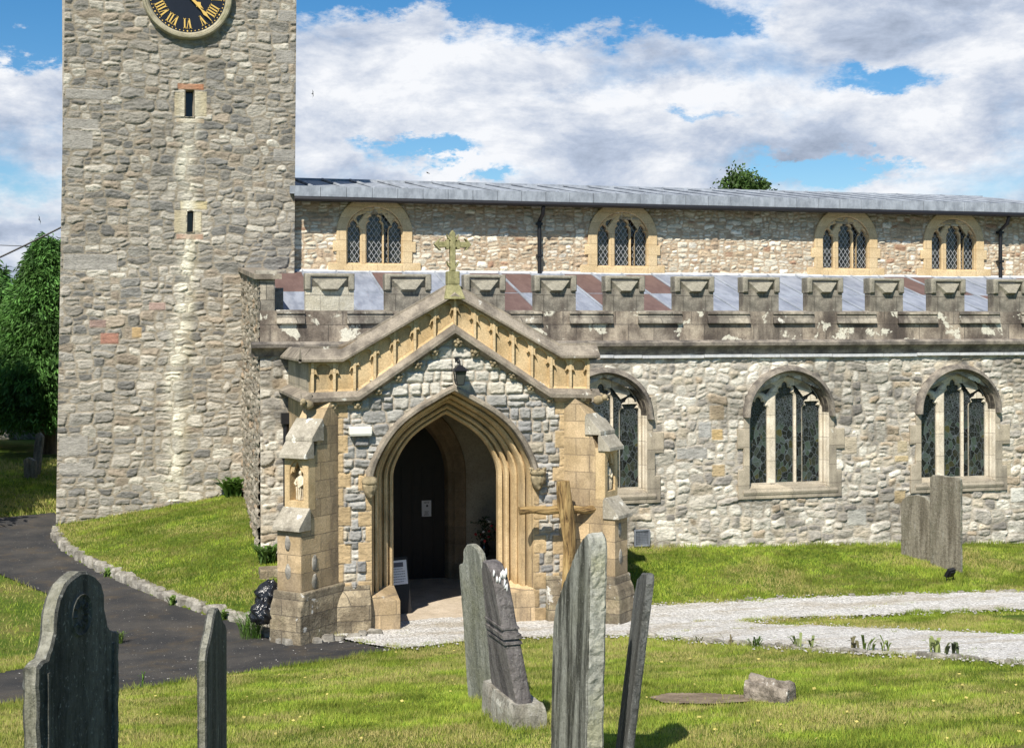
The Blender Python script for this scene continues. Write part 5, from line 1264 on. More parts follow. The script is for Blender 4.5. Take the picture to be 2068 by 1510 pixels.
# ------------------------------------------------------------------ gravestones
def camdir(a, b): return Vector((a * CA + b * SA, -a * SA + b * CA, 0))      # (right, away) -> world
def resample(poly, st, amp, seed):
    rr = random.Random(seed); out = []
    for i in range(len(poly)):
        a, b = poly[i], poly[(i + 1) % len(poly)]; L = math.hypot(b[0] - a[0], b[1] - a[1]); n = max(1, int(L / st))
        for k in range(n):
            t = k / n; out.append((a[0] + (b[0] - a[0]) * t + rr.uniform(-amp, amp), a[1] + (b[1] - a[1]) * t + (rr.uniform(-amp, amp) if a[1] > .05 else 0)))
    return out
def slab(name, px, w, phi, s, outline, th, le, lt, mface, medge, label, group=None, sink=.15, seed=1, z0=None, fuzz=.004, rough=.006):
    """upright stone: local u runs along the face away from the camera, v through its thickness"""
    x, y = XY(px, w); zb = zg(x, y) if z0 is None else z0
    c, sn = math.cos(R(phi)), math.sin(R(phi))
    e = camdir(c, sn) if s > 0 else camdir(-c, sn); t = camdir(-sn, c) if s > 0 else camdir(sn, c)
    ol = resample([(u, z - (sink if z < .02 else 0)) for u, z in outline], .035, fuzz, seed)
    n = len(ol); ch = min(.012, th * .2)
    cx = sum(p[0] for p in ol) / n; cz = sum(p[1] for p in ol) / n
    # rings through the thickness with a slight belly and roughness
    rings = []
    for v, k in ((0, ch), (ch, 0), (th * .35, 0), (th * .65, 0), (th - ch, 0), (th, ch)):
        rg = []
        for (u, z) in ol:
            d = math.hypot(u - cx, z - cz) or 1; uu = u - (u - cx) / d * k; zz = z - (z - cz) / d * k
            j = rough * (float(vn(z * 18 + v * 40, u * 18, seed)) - .5) * 2; rg.append((uu + j, v, zz + j * .5))
        rings.append(rg)
    def P(u, v, z): p = e * (u + le * z) + t * (v + lt * z); return (p.x, p.y, z)
    V = [P(*q) for rg in rings for q in rg]; Fc = []; mi = []
    # faces gridded from the outline so that they can be slightly uneven
    tr_ = tessellate_polygon([[Vector((p[0], p[2], 0)) for p in rings[0]]])
    Fc += [tuple(q) for q in tr_]; mi += [0] * len(tr_)
    tr2 = [tuple(i + n * 5 for i in q)[::-1] for q in tr_]; Fc += tr2; mi += [0] * len(tr2)
    for r_ in range(5):
        for i in range(n): Fc.append((r_ * n + i, r_ * n + (i + 1) % n, (r_ + 1) * n + (i + 1) % n, (r_ + 1) * n + i)); mi.append(1 if 0 < r_ < 4 else 0)
    me = bpy.data.meshes.new(name); me.from_pydata(V, [], Fc); me.materials.append(mface); me.materials.append(medge)
    me.polygons.foreach_set('material_index', mi)
    bm = bmesh.new(); bm.from_mesh(me); bmesh.ops.recalc_face_normals(bm, faces=bm.faces); bm.to_mesh(me); bm.free()
    o = link(name, me, None, None, (x, y, zb)); tag(o, label, 'gravestone', group)
    return o, e, t, P
def arc_top(w, h, sh, notch=.05, rise=None, n=10):
    """shouldered stone with a round head"""
    r = w / 2 - notch - .10; pts = [(0, 0), (0, sh), (notch, sh + .012)]
    for i in range(1, 6): q = i / 6; pts.append((notch + .11 * q ** .6 , sh + .012 + (h - sh) * .42 * q ** 1.6))
    c = w / 2
    for i in range(n + 1):
        a = math.pi * (1 - i / n); pts.append((c + (r) * math.cos(a), sh + (h - sh) * .44 + (h - sh) * .56 * math.sin(a)))
    for i in range(5, 0, -1): q = i / 6; pts.append((w - notch - .11 * q ** .6, sh + .012 + (h - sh) * .42 * q ** 1.6))
    return pts + [(w - notch, sh + .012), (w, sh), (w, 0)]
GG = 'old gravestones in the churchyard'
g1, e1, t1, P1 = slab('gravestone', 76, 5.6, 78.7, 1, arc_top(.70, 1.50, 1.16, .035), .075, 0, 0, M['grave_dark'], M['grave_edge'],
     'dark round-headed gravestone with a carved roundel, largest stone in the lower left corner', GG, seed=1)
mb = MB()
def onface(u, z, d): p = P1(u, -d, z); return p
for r0, rw in ((.085, .010), (.05, .007)):
    n = 28; vs = []; fs = []
    for k in range(n):
        a = 2 * math.pi * k / n
        for q in range(4):
            b = 2 * math.pi * q / 4; rr_ = r0 + rw * math.cos(b); vs.append(onface(.345 + rr_ * math.cos(a), 1.31 + rr_ * 1.05 * math.sin(a), rw * math.sin(b)))
    for k in range(n):
        for q in range(4): fs.append((k * 4 + q, k * 4 + (q + 1) % 4, ((k + 1) % n) * 4 + (q + 1) % 4, ((k + 1) % n) * 4 + q))
    mb.add(vs, fs)
for k in range(10):
    a = 2 * math.pi * k / 10; c = [onface(.345 + r * math.cos(a + da), 1.31 + r * math.sin(a + da), h) for r, da, h in ((.02, 0, .0), (.04, .28, .004), (.078, 0, .0), (.04, -.28, .004), (.05, 0, .014))]
    mb.add(c, [(0, 1, 4), (1, 2, 4), (2, 3, 4), (3, 0, 4)])
mb.build('carved_roundel', M['grave_dark'], g1)
# raised border on the face
mb = MB()
for (ua, za, ub, zb2) in ((.07, .0, .07, 1.12), (.64, .0, .64, 1.12)):
    a, b, c, d = onface(ua - .012, za, -.001), onface(ua + .012, za, -.001), onface(ub + .012, zb2, -.001), onface(ub - .012, zb2, -.001)
    a2, b2, c2, d2 = onface(ua - .008, za, .01), onface(ua + .008, za, .01), onface(ub + .008, zb2, .01), onface(ub - .008, zb2, .01)
    mb.add([a, b, c, d, a2, b2, c2, d2], [(4, 5, 6, 7), (0, 1, 5, 4), (1, 2, 6, 5), (2, 3, 7, 6), (3, 0, 4, 7)])
mb.build('raised_border', M['grave_dark'], g1)
slab('gravestone', 415, 6.75, 94.5, 1, [(0, 0), (0, 1.05), (.05, 1.09), (.16, 1.13), (.27, 1.20), (.36, 1.235), (.46, 1.22), (.58, 1.14), (.70, 1.08), (.76, 1.04), (.76, 0)], .048, 0, 0, M['grave_dark'], M['grave_edge'],
     'narrow dark gravestone seen nearly edge-on, beside the asphalt path', GG, seed=2)
slab('gravestone', 1000, 11.8, 66, -1, arc_top(.68, 1.41, 1.17, .03), .06, .0, -.07, M['grave_green'], M['grave_edge'],
     'green grey shouldered gravestone leaning left, in front of the porch doorway', GG, seed=3)
# banded stone on its plinth
xb, yb = XY(1045, 10.6); zb_g = zg(xb, yb)
BO = [(0, 0), (0, 1.08), (.03, 1.17), (.10, 1.22), (.20, 1.225), (.28, 1.15), (.38, .92), (.50, .60), (.62, .30), (.72, 0)]
g4, e4, t4, P4 = slab('gravestone', 1046, 10.6, 72, -1, BO, .13, .0, -.195, M['grave_band'], M['grave_band'], 'banded purple grey gravestone with white lichened top on a low plinth', GG, seed=4, z0=zb_g + .10, sink=.0)
mb = MB()
for z0, z1, pr_ in ((.58, .60, .010), (.625, .66, .014), (.70, .72, .010)):
    c = [P4(u, v, z) for z in (z0, z1) for u, v in ((-pr_, -pr_), (-pr_, .13 + pr_), (.45, .13 + pr_), (.45, -pr_))]
    mb.add(c, [(0, 1, 2, 3), (4, 7, 6, 5), (0, 4, 5, 1), (1, 5, 6, 2), (2, 6, 7, 3), (3, 7, 4, 0)])
mb.build('moulded_band', M['grave_band'], g4)
mb = MB(); c = []
for z, k in ((1.20, .0), (1.30, .004), (1.372, .0)):
    pass
rng_ = random.Random(6)
mb = MB()
for i in range(14):
    p = P4(rng_.uniform(-.004, .02), rng_.uniform(.01, .13), rng_.uniform(.98, 1.17)); mb.blob(p, (.010, .016, rng_.uniform(.02, .05)), 1, .2, i)
mb.build('white_lichen', simple_mat('white_lichen', (.74, .74, .72), .9), g4, smooth='all')
bm_ = MB(); rr = random.Random(8)
pl = [P4(u - 0, v, 0) for u, v in ((-.10, -.10), (-.10, .25), (.86, .25), (.86, -.10))]
n_ = []
mb = MB(); top = []; N = 9
vs = []; fs = []
def ringpt(u, v, z): p = e4 * u + t4 * v; return (p.x, p.y, z)
per = [(-.07 + .88 * i / N, -.07) for i in range(N)] + [(.81, -.07 + .27 * i / 4) for i in range(4)] + [(.81 - .88 * i / N, .20) for i in range(N)] + [(-.07, .20 - .27 * i / 4) for i in range(4)]
for z, k in ((-.35, 0), (.02, 0), (.07, .012), (.105, .035)):
    for u, v in per: vs.append(ringpt(u + (.38 - u) * k * 1.2 + rr.uniform(-.008, .008), v + (.07 - v) * k * 4 + rr.uniform(-.008, .008), z + rr.uniform(-.006, .006)))
m_ = len(per)
for r_ in range(3):
    for i in range(m_): fs.append((r_ * m_ + i, r_ * m_ + (i + 1) % m_, (r_ + 1) * m_ + (i + 1) % m_, (r_ + 1) * m_ + i))
fs.append(tuple(range(3 * m_, 4 * m_)))
pln = MB().add(vs, fs).build('plinth', M['grave_white'], g4); pln.location = (0, 0, 0)
slab('gravestone', 1178, 8.4, 76, -1, [(0, 0), (0, 1.47), (.02, 1.54), (.07, 1.565), (.14, 1.53), (.28, 1.42), (.45, 1.27), (.62, 1.12), (.74, .98), (.80, .83), (.80, 0)], .12, .02, .03, M['grave_streak'], M['grave_pale'],
     'tall pointed gravestone with black streaks and pale edge before the wooden cross', GG, seed=5, rough=.010)
slab('gravestone', 1256, 8.8, 90, -1, [(0, 0), (0, 1.24), (.04, 1.30), (.30, 1.26), (.55, 1.18), (.62, 1.05), (.62, 0)], .052, .0, .125, M['grave_slim'], M['grave_slim'],
     'slim black gravestone leaning right, seen edge-on beside the tall pointed stone', GG, seed=6)
def Gg(px, py):
    z = 0
    for _ in range(25): w = F * (EYE - z) / (py - HY); x, y = XY(px, w); z = .5 * z + .5 * zg(x, y)
    return w
slab('gravestone', 1938, Gg(1938, 1160), 50, -1, [(0, 0), (0, 1.54), (.03, 1.57), (.30, 1.58), (.52, 1.58), (.57, 1.54), (.57, 0)], .075, 0, .0, M['grave_brown'], M['grave_edge'],
     'tall brown streaked gravestone near the aisle wall, floodlight at its foot', GG, seed=7)
slab('gravestone', 1880, Gg(1880, 1140), 50, -1, [(0, 0), (0, .98), (.05, 1.04), (.14, 1.10), (.30, 1.13), (.46, 1.10), (.56, 1.04), (.60, .98), (.60, 0)], .07, 0, .0, M['grave_brown'], M['grave_edge'],
     'shorter round-topped gravestone just left of the tall streaked one by the aisle wall', GG, seed=8)
slab('gravestone', 76, 31.5, 20, -1, [(0, 0), (0, .9), (.1, 1.0), (.2, .95), (.22, 0)], .09, 0, .16, M['grave_brown'], M['grave_brown'],
     'distant leaning gravestone in the shade beneath the conifer', GG, seed=9)
slab('gravestone', 70, 31.0, 25, -1, [(0, 0), (0, .42), (.2, .50), (.35, .42), (.35, 0)], .09, 0, -.05, M['grave_brown'], M['grave_brown'],
     'small squat gravestone at the foot of the distant leaning one', GG, seed=10)
# a neighbour just out of frame on the left whose shadow reaches the lawn
slab('gravestone', -330, 8.6, 60, 1, arc_top(.8, 1.4, 1.1), .09, 0, 0, M['grave_dark'], M['grave_edge'], 'gravestone outside the left edge of the picture whose shadow falls on the lawn', GG, seed=11)

# broken carved stone block lying in the grass
x, y = XY(1562, Gg(1562, 1420)); z = zg(x, y); e, t = camdir(-.80, .60), camdir(.60, .80)
rr = random.Random(12); vs, fs = [], []; N = 8
prf = [(0, -.1), (-.01, .10), (.02, .17), (.05, .185), (.10, .16), (.13, .21), (.20, .22), (.23, .19), (.24, -.1)]
for i in range(N + 1):
    for v, zz in prf:
        u = -.14 + .52 * i / N; taper = 1 + .12 * i / N; p = e * (u + rr.uniform(-.012, .012)) + t * (v + rr.uniform(-.010, .010)); p = p * .78; vs.append((x + p.x, y + p.y, z - .03 + (zz * .85 * taper if zz > 0 else zz) + rr.uniform(-.010, .012)))
k = len(prf)
for i in range(N):
    for j in range(k - 1): fs.append((i * k + j, i * k + j + 1, (i + 1) * k + j + 1, (i + 1) * k + j))
fs += [tuple(range(k)), tuple(range(N * k, N * k + k))]
tag(MB().add(vs, fs).build('stone_block', stone_mat('broken_block', (.13, .11, .085), (.36, .31, .25), 9, lichen=.15, lcol=(.6, .58, .52), lscale=9, dark=.3, dstretch=(1, 1, 1), bump=.03)), 'broken carved stone block lying in the front lawn beside bare soil', 'stone block')

# ------------------------------------------------------------------ wooden cross
YC_ = 17.60
c = empty('wooden_cross', (WX(1142, YC_), YC_, zg(WX(1142, YC_), YC_)), 0, 'rough weathered timber cross standing in front of the right side of the porch', 'cross')
def gnarl(mb, pts, rads, n, seed, flat=1.0):
    st = len(mb.v); mb.tube(pts, rads, n)
    rr = random.Random(seed)
    for i in range(st, len(mb.v)):
        x, y, z = mb.v[i]; mb.v[i] = (x + rr.uniform(-.007, .007), y + rr.uniform(-.007, .007), z + rr.uniform(-.007, .007))
ox, oy, oz = c.location
def lp(px, py, dy=0): X, Z = W(px, py, YC_ + dy); return (X - ox, dy, Z - oz)
pts = [lp(1144, 1285), lp(1142, 1195), lp(1146, 1150), lp(1150, 1100), lp(1147, 1060), lp(1141, 1020), lp(1138, 985), lp(1137, 971)]
mb = MB(); gnarl(mb, pts, [.075, .065, .07, .085, .10, .105, .10, .09], 12, 3); mb.build('post', M['timber'], c, smooth=True)
pts = [lp(1048, 1031, .09), lp(1075, 1028, .085), (lp(1105, 1031, .08)), lp(1140, 1027, .08), lp(1180, 1030, .08), lp(1215, 1025, .085), lp(1231, 1026, .09)]
mb = MB(); gnarl(mb, pts, [.055, .052, .056, .06, .052, .05, .035], 12, 4); mb.build('crossbar', M['timber_x'], c, smooth=True)

# ------------------------------------------------------------------ lantern above the arch
X, Z = W(929, 778, YP - .22)
ln = empty('lantern', (X, YP - .20, Z), 0, 'black wall lantern hanging over the point of the porch arch', 'lantern')
def frus(mb, z0, r0, z1, r1):
    mb.add([(-r0, -r0, z0), (r0, -r0, z0), (r0, r0, z0), (-r0, r0, z0), (-r1, -r1, z1), (r1, -r1, z1), (r1, r1, z1), (-r1, r1, z1)], [(0, 3, 2, 1), (4, 5, 6, 7), (0, 1, 5, 4), (1, 2, 6, 5), (2, 3, 7, 6), (3, 0, 4, 7)])
mb = MB(); frus(mb, 0, .045, .012, .05)
for a, b in ((-1, -1), (1, -1), (1, 1), (-1, 1)): mb.tube([(a * .047, b * .047, .01), (a * .072, b * .072, .185)], .006, 5)
frus(mb, .18, .078, .195, .082); mb.build('frame', M['iron'], ln)
mb = MB(); frus(mb, .195, .105, .205, .105); frus(mb, .205, .10, .275, .025); mb.tube([(0, 0, .27), (0, 0, .31)], [.018, .010], 8); mb.blob((0, 0, .315), (.014, .014, .018), 1); mb.build('roof', M['iron'], ln)
g = NM('lantern_glass'); gm = g.done((.06, .065, .06), .12, None, .5)
mb = MB(); frus(mb, .012, .044, .18, .069); mb.build('glass', gm, ln)
mb = MB(); mb.tube([(0, .17, .20), (0, .17, .34)], .012, 6); mb.tube([(0, .17, .33), (0, .10, .36), (0, .02, .34), (0, 0, .30)], .009, 6); mb.tube([(0, .17, .24), (0, .10, .30), (0, .05, .33)], .007, 6); mb.box(-.03, .03, .165, .195, .17, .37); mb.build('bracket', M['iron'], ln)

X0, Zb = W(705, 878, YP - .1); X1, Zt = W(751, 861, YP - .1)
mb = MB(); mb.box(X0, X1, YP - .13, YP + .0, Zb, Zt); o = mb.build('bulkhead_light', M['white'], None, bevel=.012); tag(o, 'plain white oblong light casing on the porch wall left of the arch', 'wall light')
MB().box(X0 + .01, X1 - .01, YP - .12, YP - .02, Zb - .012, Zb + .001).build('lens', M['white'], o)

# ------------------------------------------------------------------ bags, floodlight, signs, flowers
def bag(px, py, Y, r, seed, label):
    X, Z = W(px, py, Y); bm = bmesh.new(); bmesh.ops.create_icosphere(bm, subdivisions=4, radius=1); rr = random.Random(seed); p = [rr.uniform(0, 6) for _ in range(8)]
    vs = []
    for v in bm.verts:
        x, y, z = v.co; k = 1 + .10 * math.sin(9 * x + p[0] + 3 * math.sin(4 * z)) + .08 * math.sin(11 * y + p[1] + 2 * z) + .06 * abs(math.sin(13 * z + 6 * x + p[2])) + .04 * math.sin(23 * x + 17 * y + p[3])
        n = max(0, z) ** 6; vs.append((x * r[0] * k * (1 - .6 * n), y * r[1] * k * (1 - .6 * n), max(z, -.75) * r[2] * k * (1 + .25 * n)))
    fs = [tuple(q.index for q in f.verts) for f in bm.faces]; bm.free()
    o = MB().add(vs, fs).build('rubbish_bag', M['bag'], None, smooth='all', loc=(X, Y, Z)); return tag(o, label, 'rubbish bag', 'black rubbish bags beside the porch plinth')
bag(548, 1203, 18.25, (.20, .2, .17), 1, 'upper black plastic rubbish bag leaning on the porch plinth')
bag(533, 1238, 17.85, (.17, .18, .15), 2, 'lower black plastic rubbish bag on the kerb stones')
x, y = XY(1917, Gg(1917, 1180)); z = zg(x, y)
fl = empty('floodlight', (x, y, z), R(25), 'small black floodlight in the grass at the foot of the tall streaked gravestone', 'floodlight')
mb = MB(); mb.M = Matrix.Translation((0, 0, .17)) @ Matrix.Rotation(R(30), 4, 'X'); mb.box(-.085, .085, -.03, .03, -.075, .075); mb.box(-.06, .06, -.055, -.03, -.05, .05); mb.build('housing', M['iron'], fl, bevel=.008)
mb = MB(); mb.tube([(-.095, 0, .18), (-.10, .0, .02), (.10, 0, .02), (.095, 0, .18)], .008, 6); mb.tube([(0, 0, -.05), (0, 0, .03)], .015, 6); mb.build('bracket', M['iron'], fl)

def textlines(mb, x0, x1, z0, z1, y, n, seed):
    rr = random.Random(seed)
    for i in range(n):
        z = z1 - (z1 - z0) * (i + .5) / n; w_ = (x1 - x0) * rr.uniform(.5, .95); c = (x0 + x1) / 2; x = c - w_ / 2
        while x < c + w_ / 2 - .01: l = rr.uniform(.012, .03); mb.box(x, min(x + l, c + w_ / 2), y - .0015, y, z - .0045, z + .0045); x += l + .006
xs0, zs0 = W(800, 1182, 18.95); xs1, zs1 = W(827, 1131, 18.95)
sg = empty('notice_board', (xs0 - .06, 18.95, .035), R(0), 'white printed notice on a standing board just inside the left of the porch doorway', 'notice board')
wd_ = xs1 - xs0 + .07; mb = MB(); mb.M = Matrix.Rotation(R(-9), 4, 'X') @ Matrix.Rotation(R(-3), 4, 'Y'); mb.box(-.02, wd_ + .02, .005, .025, 0, zs1); mb.build('board', M['door'], sg)
b0 = zs0 - .035; T = mb.M
mb = MB(); mb.M = T; mb.box(0, wd_, .0, .004, b0, zs1 - .045); mb.build('paper', M['paper'], sg)
mb = MB(); mb.M = T; textlines(mb, .03, wd_ - .02, b0 + .02, b0 + .24, -.0005, 6, 4); mb.box(.07, wd_ - .05, -.002, -.0005, zs1 - .14, zs1 - .075); mb.build('print', M['print'], sg)
xa, za = W(852, 1043, YA + .2); xb_, zb_2 = W(871, 1010, YA + .2)
nt = MB().box(xa, xb_, YA + .215, YA + .222, za, zb_2).build('notice', M['paper']); tag(nt, 'white paper notice pinned to the dark inner church door', 'notice')
mb = MB(); textlines(mb, xa + .01, xb_ - .01, zb_2 - .05, zb_2 - .015, YA + .2145, 2, 7); textlines(mb, xa + .02, xb_ - .02, za + .015, za + .09, YA + .2145, 4, 8); mb.blob(((xa + xb_) / 2 + .01, YA + .213, za + .175), (.022, .003, .022), 1); mb.build('print', M['print'], nt)
mb = MB(); X = XR - .545
pf = MB().add([(X, 20.72, 1.72), (X, 21.22, 1.72), (X, 21.22, 2.32), (X, 20.72, 2.32), (X - .03, 20.72, 1.72), (X - .03, 21.22, 1.72), (X - .03, 21.22, 2.32), (X - .03, 20.72, 2.32)], [(4, 5, 6, 7), (0, 1, 5, 4), (1, 2, 6, 5), (2, 3, 7, 6), (3, 0, 4, 7)]).build('picture_frame', M['door'])
tag(pf, 'dark framed picture on the right inner wall of the porch', 'picture frame')
MB().box(X - .034, X - .031, 20.78, 21.16, 1.78, 2.26).build('glazing', M['slit'], pf)
PW, PR = simple_mat('white_petal', (.75, .73, .72), .7), simple_mat('red_petal', (.40, .04, .05), .7)
# flowers on the bench
X, Z = W(978, 1075, 20.9)
fw = empty('flower_arrangement', (X, 20.9, .48), 0, 'arrangement of dark leaves with white and red blooms on the porch bench', 'flowers')
MB().lathe([(.05, 0), (.07, .04), (.09, .14), (.06, .20), (.07, .24)], 0, 0, 14).build('vase', M['slit'], fw, smooth=True)
rr = random.Random(3); mb = MB()
for i in range(150):
    a = rr.uniform(0, 6.28); r_ = abs(rr.gauss(0, .12)); h_ = .22 + rr.uniform(.0, .42) * (1 - r_); x_, y_ = r_ * math.cos(a), r_ * math.sin(a)
    L_ = rr.uniform(.04, .09); b = rr.uniform(0, 6.28); mb.add([(x_, y_, h_), (x_ + L_ * .3 * math.cos(b + 1.2), y_ + L_ * .3 * math.sin(b + 1.2), h_ + .02), (x_ + L_ * math.cos(b), y_ + L_ * math.sin(b), h_ + rr.uniform(-.03, .05)), (x_ + L_ * .3 * math.cos(b - 1.2), y_ + L_ * .3 * math.sin(b - 1.2), h_ + .02)], [(0, 1, 2, 3)])
for i in range(16):
    a = rr.uniform(0, 6.28); r_ = rr.uniform(.04, .2); MB().blob((r_ * math.cos(a), r_ * math.sin(a) - .05, .25 + rr.uniform(0, .32)), (.028, .028, .022), 1, .15, i).build('white_bloom' if i % 2 else 'red_bloom', PW if i % 2 else PR, fw, smooth='all')
mb.build('foliage', simple_mat('dark_leaf', (.03, .06, .025), .6), fw)

# ------------------------------------------------------------------ trees
def cards(name, P, D, N_, L_, Wd, C, mat, parent):
    """leaf sprays: P base points, D directions, N_ side vectors"""
    n = len(P); V = np.zeros((n, 4, 3)); V[:, 0] = P; V[:, 1] = P + D * (L_ * .5)[:, None] + N_ * (Wd * .5)[:, None]; V[:, 2] = P + D * L_[:, None]; V[:, 3] = P + D * (L_ * .5)[:, None] - N_ * (Wd * .5)[:, None]
    return link(name, np_mesh(name, V.reshape(-1, 3), np.arange(n * 4).reshape(-1, 4), np.repeat(C, 4, 0), False), mat, parent)
def conifer(x, y, H, Rm, z0, label, seed, n=5200, cat='tree', per=16, size=1.0, hb=.14, group=None):
    zb = zg(x, y); t = empty('conifer_tree', (x, y, zb), 0, label, cat, group); r = np.random.RandomState(seed)
    mb = MB(); mb.tube([(0, 0, -.2), (.05, .02, H * .4), (0, 0, H * .97)], [Rm * .10, Rm * .07, .02], 9)
    mb.build('trunk', M['bark'], t)
    # boughs spiral up the trunk; sprays hang from them
    nb = int(n / 40); P, D, S, C = [], [], [], []
    for b in range(nb):
        f = hb + (1 - hb) * (b + r.rand()) / nb; a = b * 2.4 + r.uniform(-.3, .3); rr_ = Rm * min(1, (1 - f) ** .75 * 1.15) * r.uniform(.72, 1.08) * min(1, .5 + (f - hb) * 5) + .08
        k = 40; q = r.uniform(.25, 1, k) ** .7; sp = r.normal(0, .10, k) * rr_ + r.normal(0, .05, k)
        bx = np.cos(a) * rr_ * q - np.sin(a) * sp * 2.2; by = np.sin(a) * rr_ * q + np.cos(a) * sp * 2.2; bz = f * H + .10 * rr_ * q - .45 * rr_ * q ** 2.2 + r.normal(0, .05, k)
        base = np.stack([bx, by, bz], 1); tone = r.uniform(.55, 1.35)
        for j in range(k):
            m = per; d = np.stack([np.full(m, np.cos(a)), np.full(m, np.sin(a)), np.full(m, -.75)], 1) + r.normal(0, .55, (m, 3)); d /= np.linalg.norm(d, axis=1)[:, None]
            s_ = np.cross(d, r.normal(0, 1, (m, 3))); s_ /= np.linalg.norm(s_, axis=1)[:, None]
            P.append(base[j] + r.normal(0, .075 * size, (m, 3))); D.append(d); S.append(s_)
            c = np.array([.065, .15, .035]) * tone * r.uniform(.6, 1.3); c = c * (1 - .0) ; tip = q[j] > .8
            cc = np.tile(c, (m, 1)) * r.uniform(.7, 1.3, (m, 1)); 
            if tip: cc = cc * 1.35 + np.array([.012, .02, .0])
            C.append(cc)
    P, D, S, C = map(np.concatenate, (P, D, S, C)); m = len(P)
    cards('crown', P, D, S, r.uniform(.10, .22, m) * size, r.uniform(.02, .05, m) * size, np.clip(C, .01, .5), M['leaf'], t)
    return t
x, y = XY(96, 36); conifer(x, y, 5.7, 2.3, 0, 'tall drooping green conifer left of the church tower', 5, 8800, per=15, hb=.20)
x, y = XY(-20, 38); conifer(x, y, 4.7, 2.4, 0, 'lower drooping conifer at the left edge beside the tall one', 6, 6400, per=13, hb=.20)
GT = 'dark trees beyond the churchyard'
for i, (px, w, H, Rm, lb) in enumerate([(-160, 46, 6.5, 3.4, 'dark dense conifer furthest left behind the churchyard'), (-20, 50, 5.6, 3.6, 'dark dense conifer directly behind the two drooping conifers'), (110, 48, 5.2, 3.6, 'dark dense conifer partly hidden behind the tower edge'), (250, 50, 5.5, 3.4, 'dark dense conifer hidden behind the clock tower')]):
    x, y = XY(px, w); conifer(x, y, H, Rm, 0, lb, 20 + i, 2600, per=10, size=2.2, hb=.03, group=GT)
for i, (x, y, H, Rm, lb) in enumerate([(-6.8, 26.0, 12.5, 3.0, 'conifer outside the left edge shading the asphalt path'), (-8.4, 29.0, 12, 3.0, 'conifer outside the left edge shading the lawn by the distant gravestones'), (-11, 31.5, 11, 3, 'farthest conifer outside the left edge of the picture')]):
    conifer(x, y, H, Rm, 0, lb, 30 + i, 2600, per=9, size=2.2, hb=.06, group=GT)
def leafy(x, y, H, lobes, label, seed):
    zb = zg(x, y); t = empty('leafy_tree', (x, y, zb), 0, label, 'tree'); r = np.random.RandomState(seed)
    mb = MB(); mb.tube([(0, 0, -.2), (0, 0, H * .45), (.1, 0, H * .8)], [.28, .2, .06], 9)
    for lx, ly, lz, lr in lobes: mb.tube([(0, 0, H * .45), (lx * .5, ly * .5, (H * .45 + lz) / 2), (lx, ly, lz)], [.12, .07, .02], 6)
    mb.build('trunk', M['bark'], t); P, D, S, C = [], [], [], []
    for lx, ly, lz, lr in lobes:
        for k in range(int(70 * lr * lr) + 20):
            v = r.normal(0, 1, 3); v /= np.linalg.norm(v); c0 = np.array([lx, ly, lz]) + v * lr * r.uniform(.35, 1.0) * np.array([1, 1, .9]); m = 36; tone = r.uniform(.6, 1.4)
            d = r.normal(0, 1, (m, 3)); d[:, 2] -= .3; d /= np.linalg.norm(d, axis=1)[:, None]; s_ = np.cross(d, r.normal(0, 1, (m, 3))); s_ /= np.linalg.norm(s_, axis=1)[:, None]
            P.append(c0 + r.normal(0, .16, (m, 3))); D.append(d); S.append(s_); C.append(np.tile(np.array([.07, .125, .03]) * tone, (m, 1)) * r.uniform(.7, 1.3, (m, 1)))
    P, D, S, C = map(np.concatenate, (P, D, S, C)); m = len(P)
    cards('crown', P, D, S, r.uniform(.09, .18, m), r.uniform(.07, .13, m), np.clip(C, .01, .5), M['leaf'], t)
x, y = XY(1503, 48); leafy(x, y, 10.2, [(-.15, 0, 9.3, .62), (.45, 0, 9.05, .45), (-.45, .2, 8.9, .5), (0, 0, 8.2, 1.3), (.9, 0, 8.35, .5), (-.9, 0, 7.6, 1.0), (.9, .3, 7.3, 1.1), (0, 0, 6.6, 1.8)], 'small leafy tree top showing above the nave roof', 9)

# low dry-stone wall in the shade at the left
mb = MB(); rr = random.Random(17)
for i in range(48):
    for k in range(3):
        px, w = -420 + i * 15, 41; x, y = XY(px + (k % 2) * 6, w); rock(mb, x, y, zg(x, y) + .1 + k * .22, .34, .3, .24, rr.uniform(-.2, .2), rr)
tag(mb.build('boundary_wall', M['kerbstone'], smooth=True), 'low dark stone boundary wall in the shade under the conifers', 'wall')

# ------------------------------------------------------------------ small plants
def weed(px, py, label, seed, hgt=.12, n=9, wide=.03, col=(.16, .22, .06), off=(0, 0), name='weed', cat='weed', grp='weeds along the gravel edge', spread=.5, pos=None):
    x, y = pos or XY(px, Gg(px, py)); z = zg(x, y); r = random.Random(seed); vs, fs, C = [], [], []
    for i in range(n):
        a = r.uniform(0, 6.28); L_ = hgt * r.uniform(.6, 1.2); bx, by = r.uniform(-.5, .5) * hgt * spread, r.uniform(-.5, .5) * hgt * spread; dx, dy = math.cos(a), math.sin(a); b0 = len(vs); sx, sy = -dy * wide * .5, dx * wide * .5
        for q, wq in ((0, .35), (.35, .8), (.7, 1), (1, .05)):
            r_ = L_ * spread * q ** 1.4; zz = L_ * math.sin(q * 1.9) ; vs += [(bx + dx * r_ + sx * wq, by + dy * r_ + sy * wq, zz), (bx + dx * r_ - sx * wq, by + dy * r_ - sy * wq, zz)]
        for q in range(3): fs.append((b0 + q * 2, b0 + q * 2 + 1, b0 + q * 2 + 3, b0 + q * 2 + 2))
        k = r.uniform(.6, 1.25); C += [tuple(c * k for c in col)] * 8
    o = link(name, np_mesh(name, vs, fs, np.array(C), True), M['blade'], None, (x, y, z)); return tag(o, label, cat, grp)
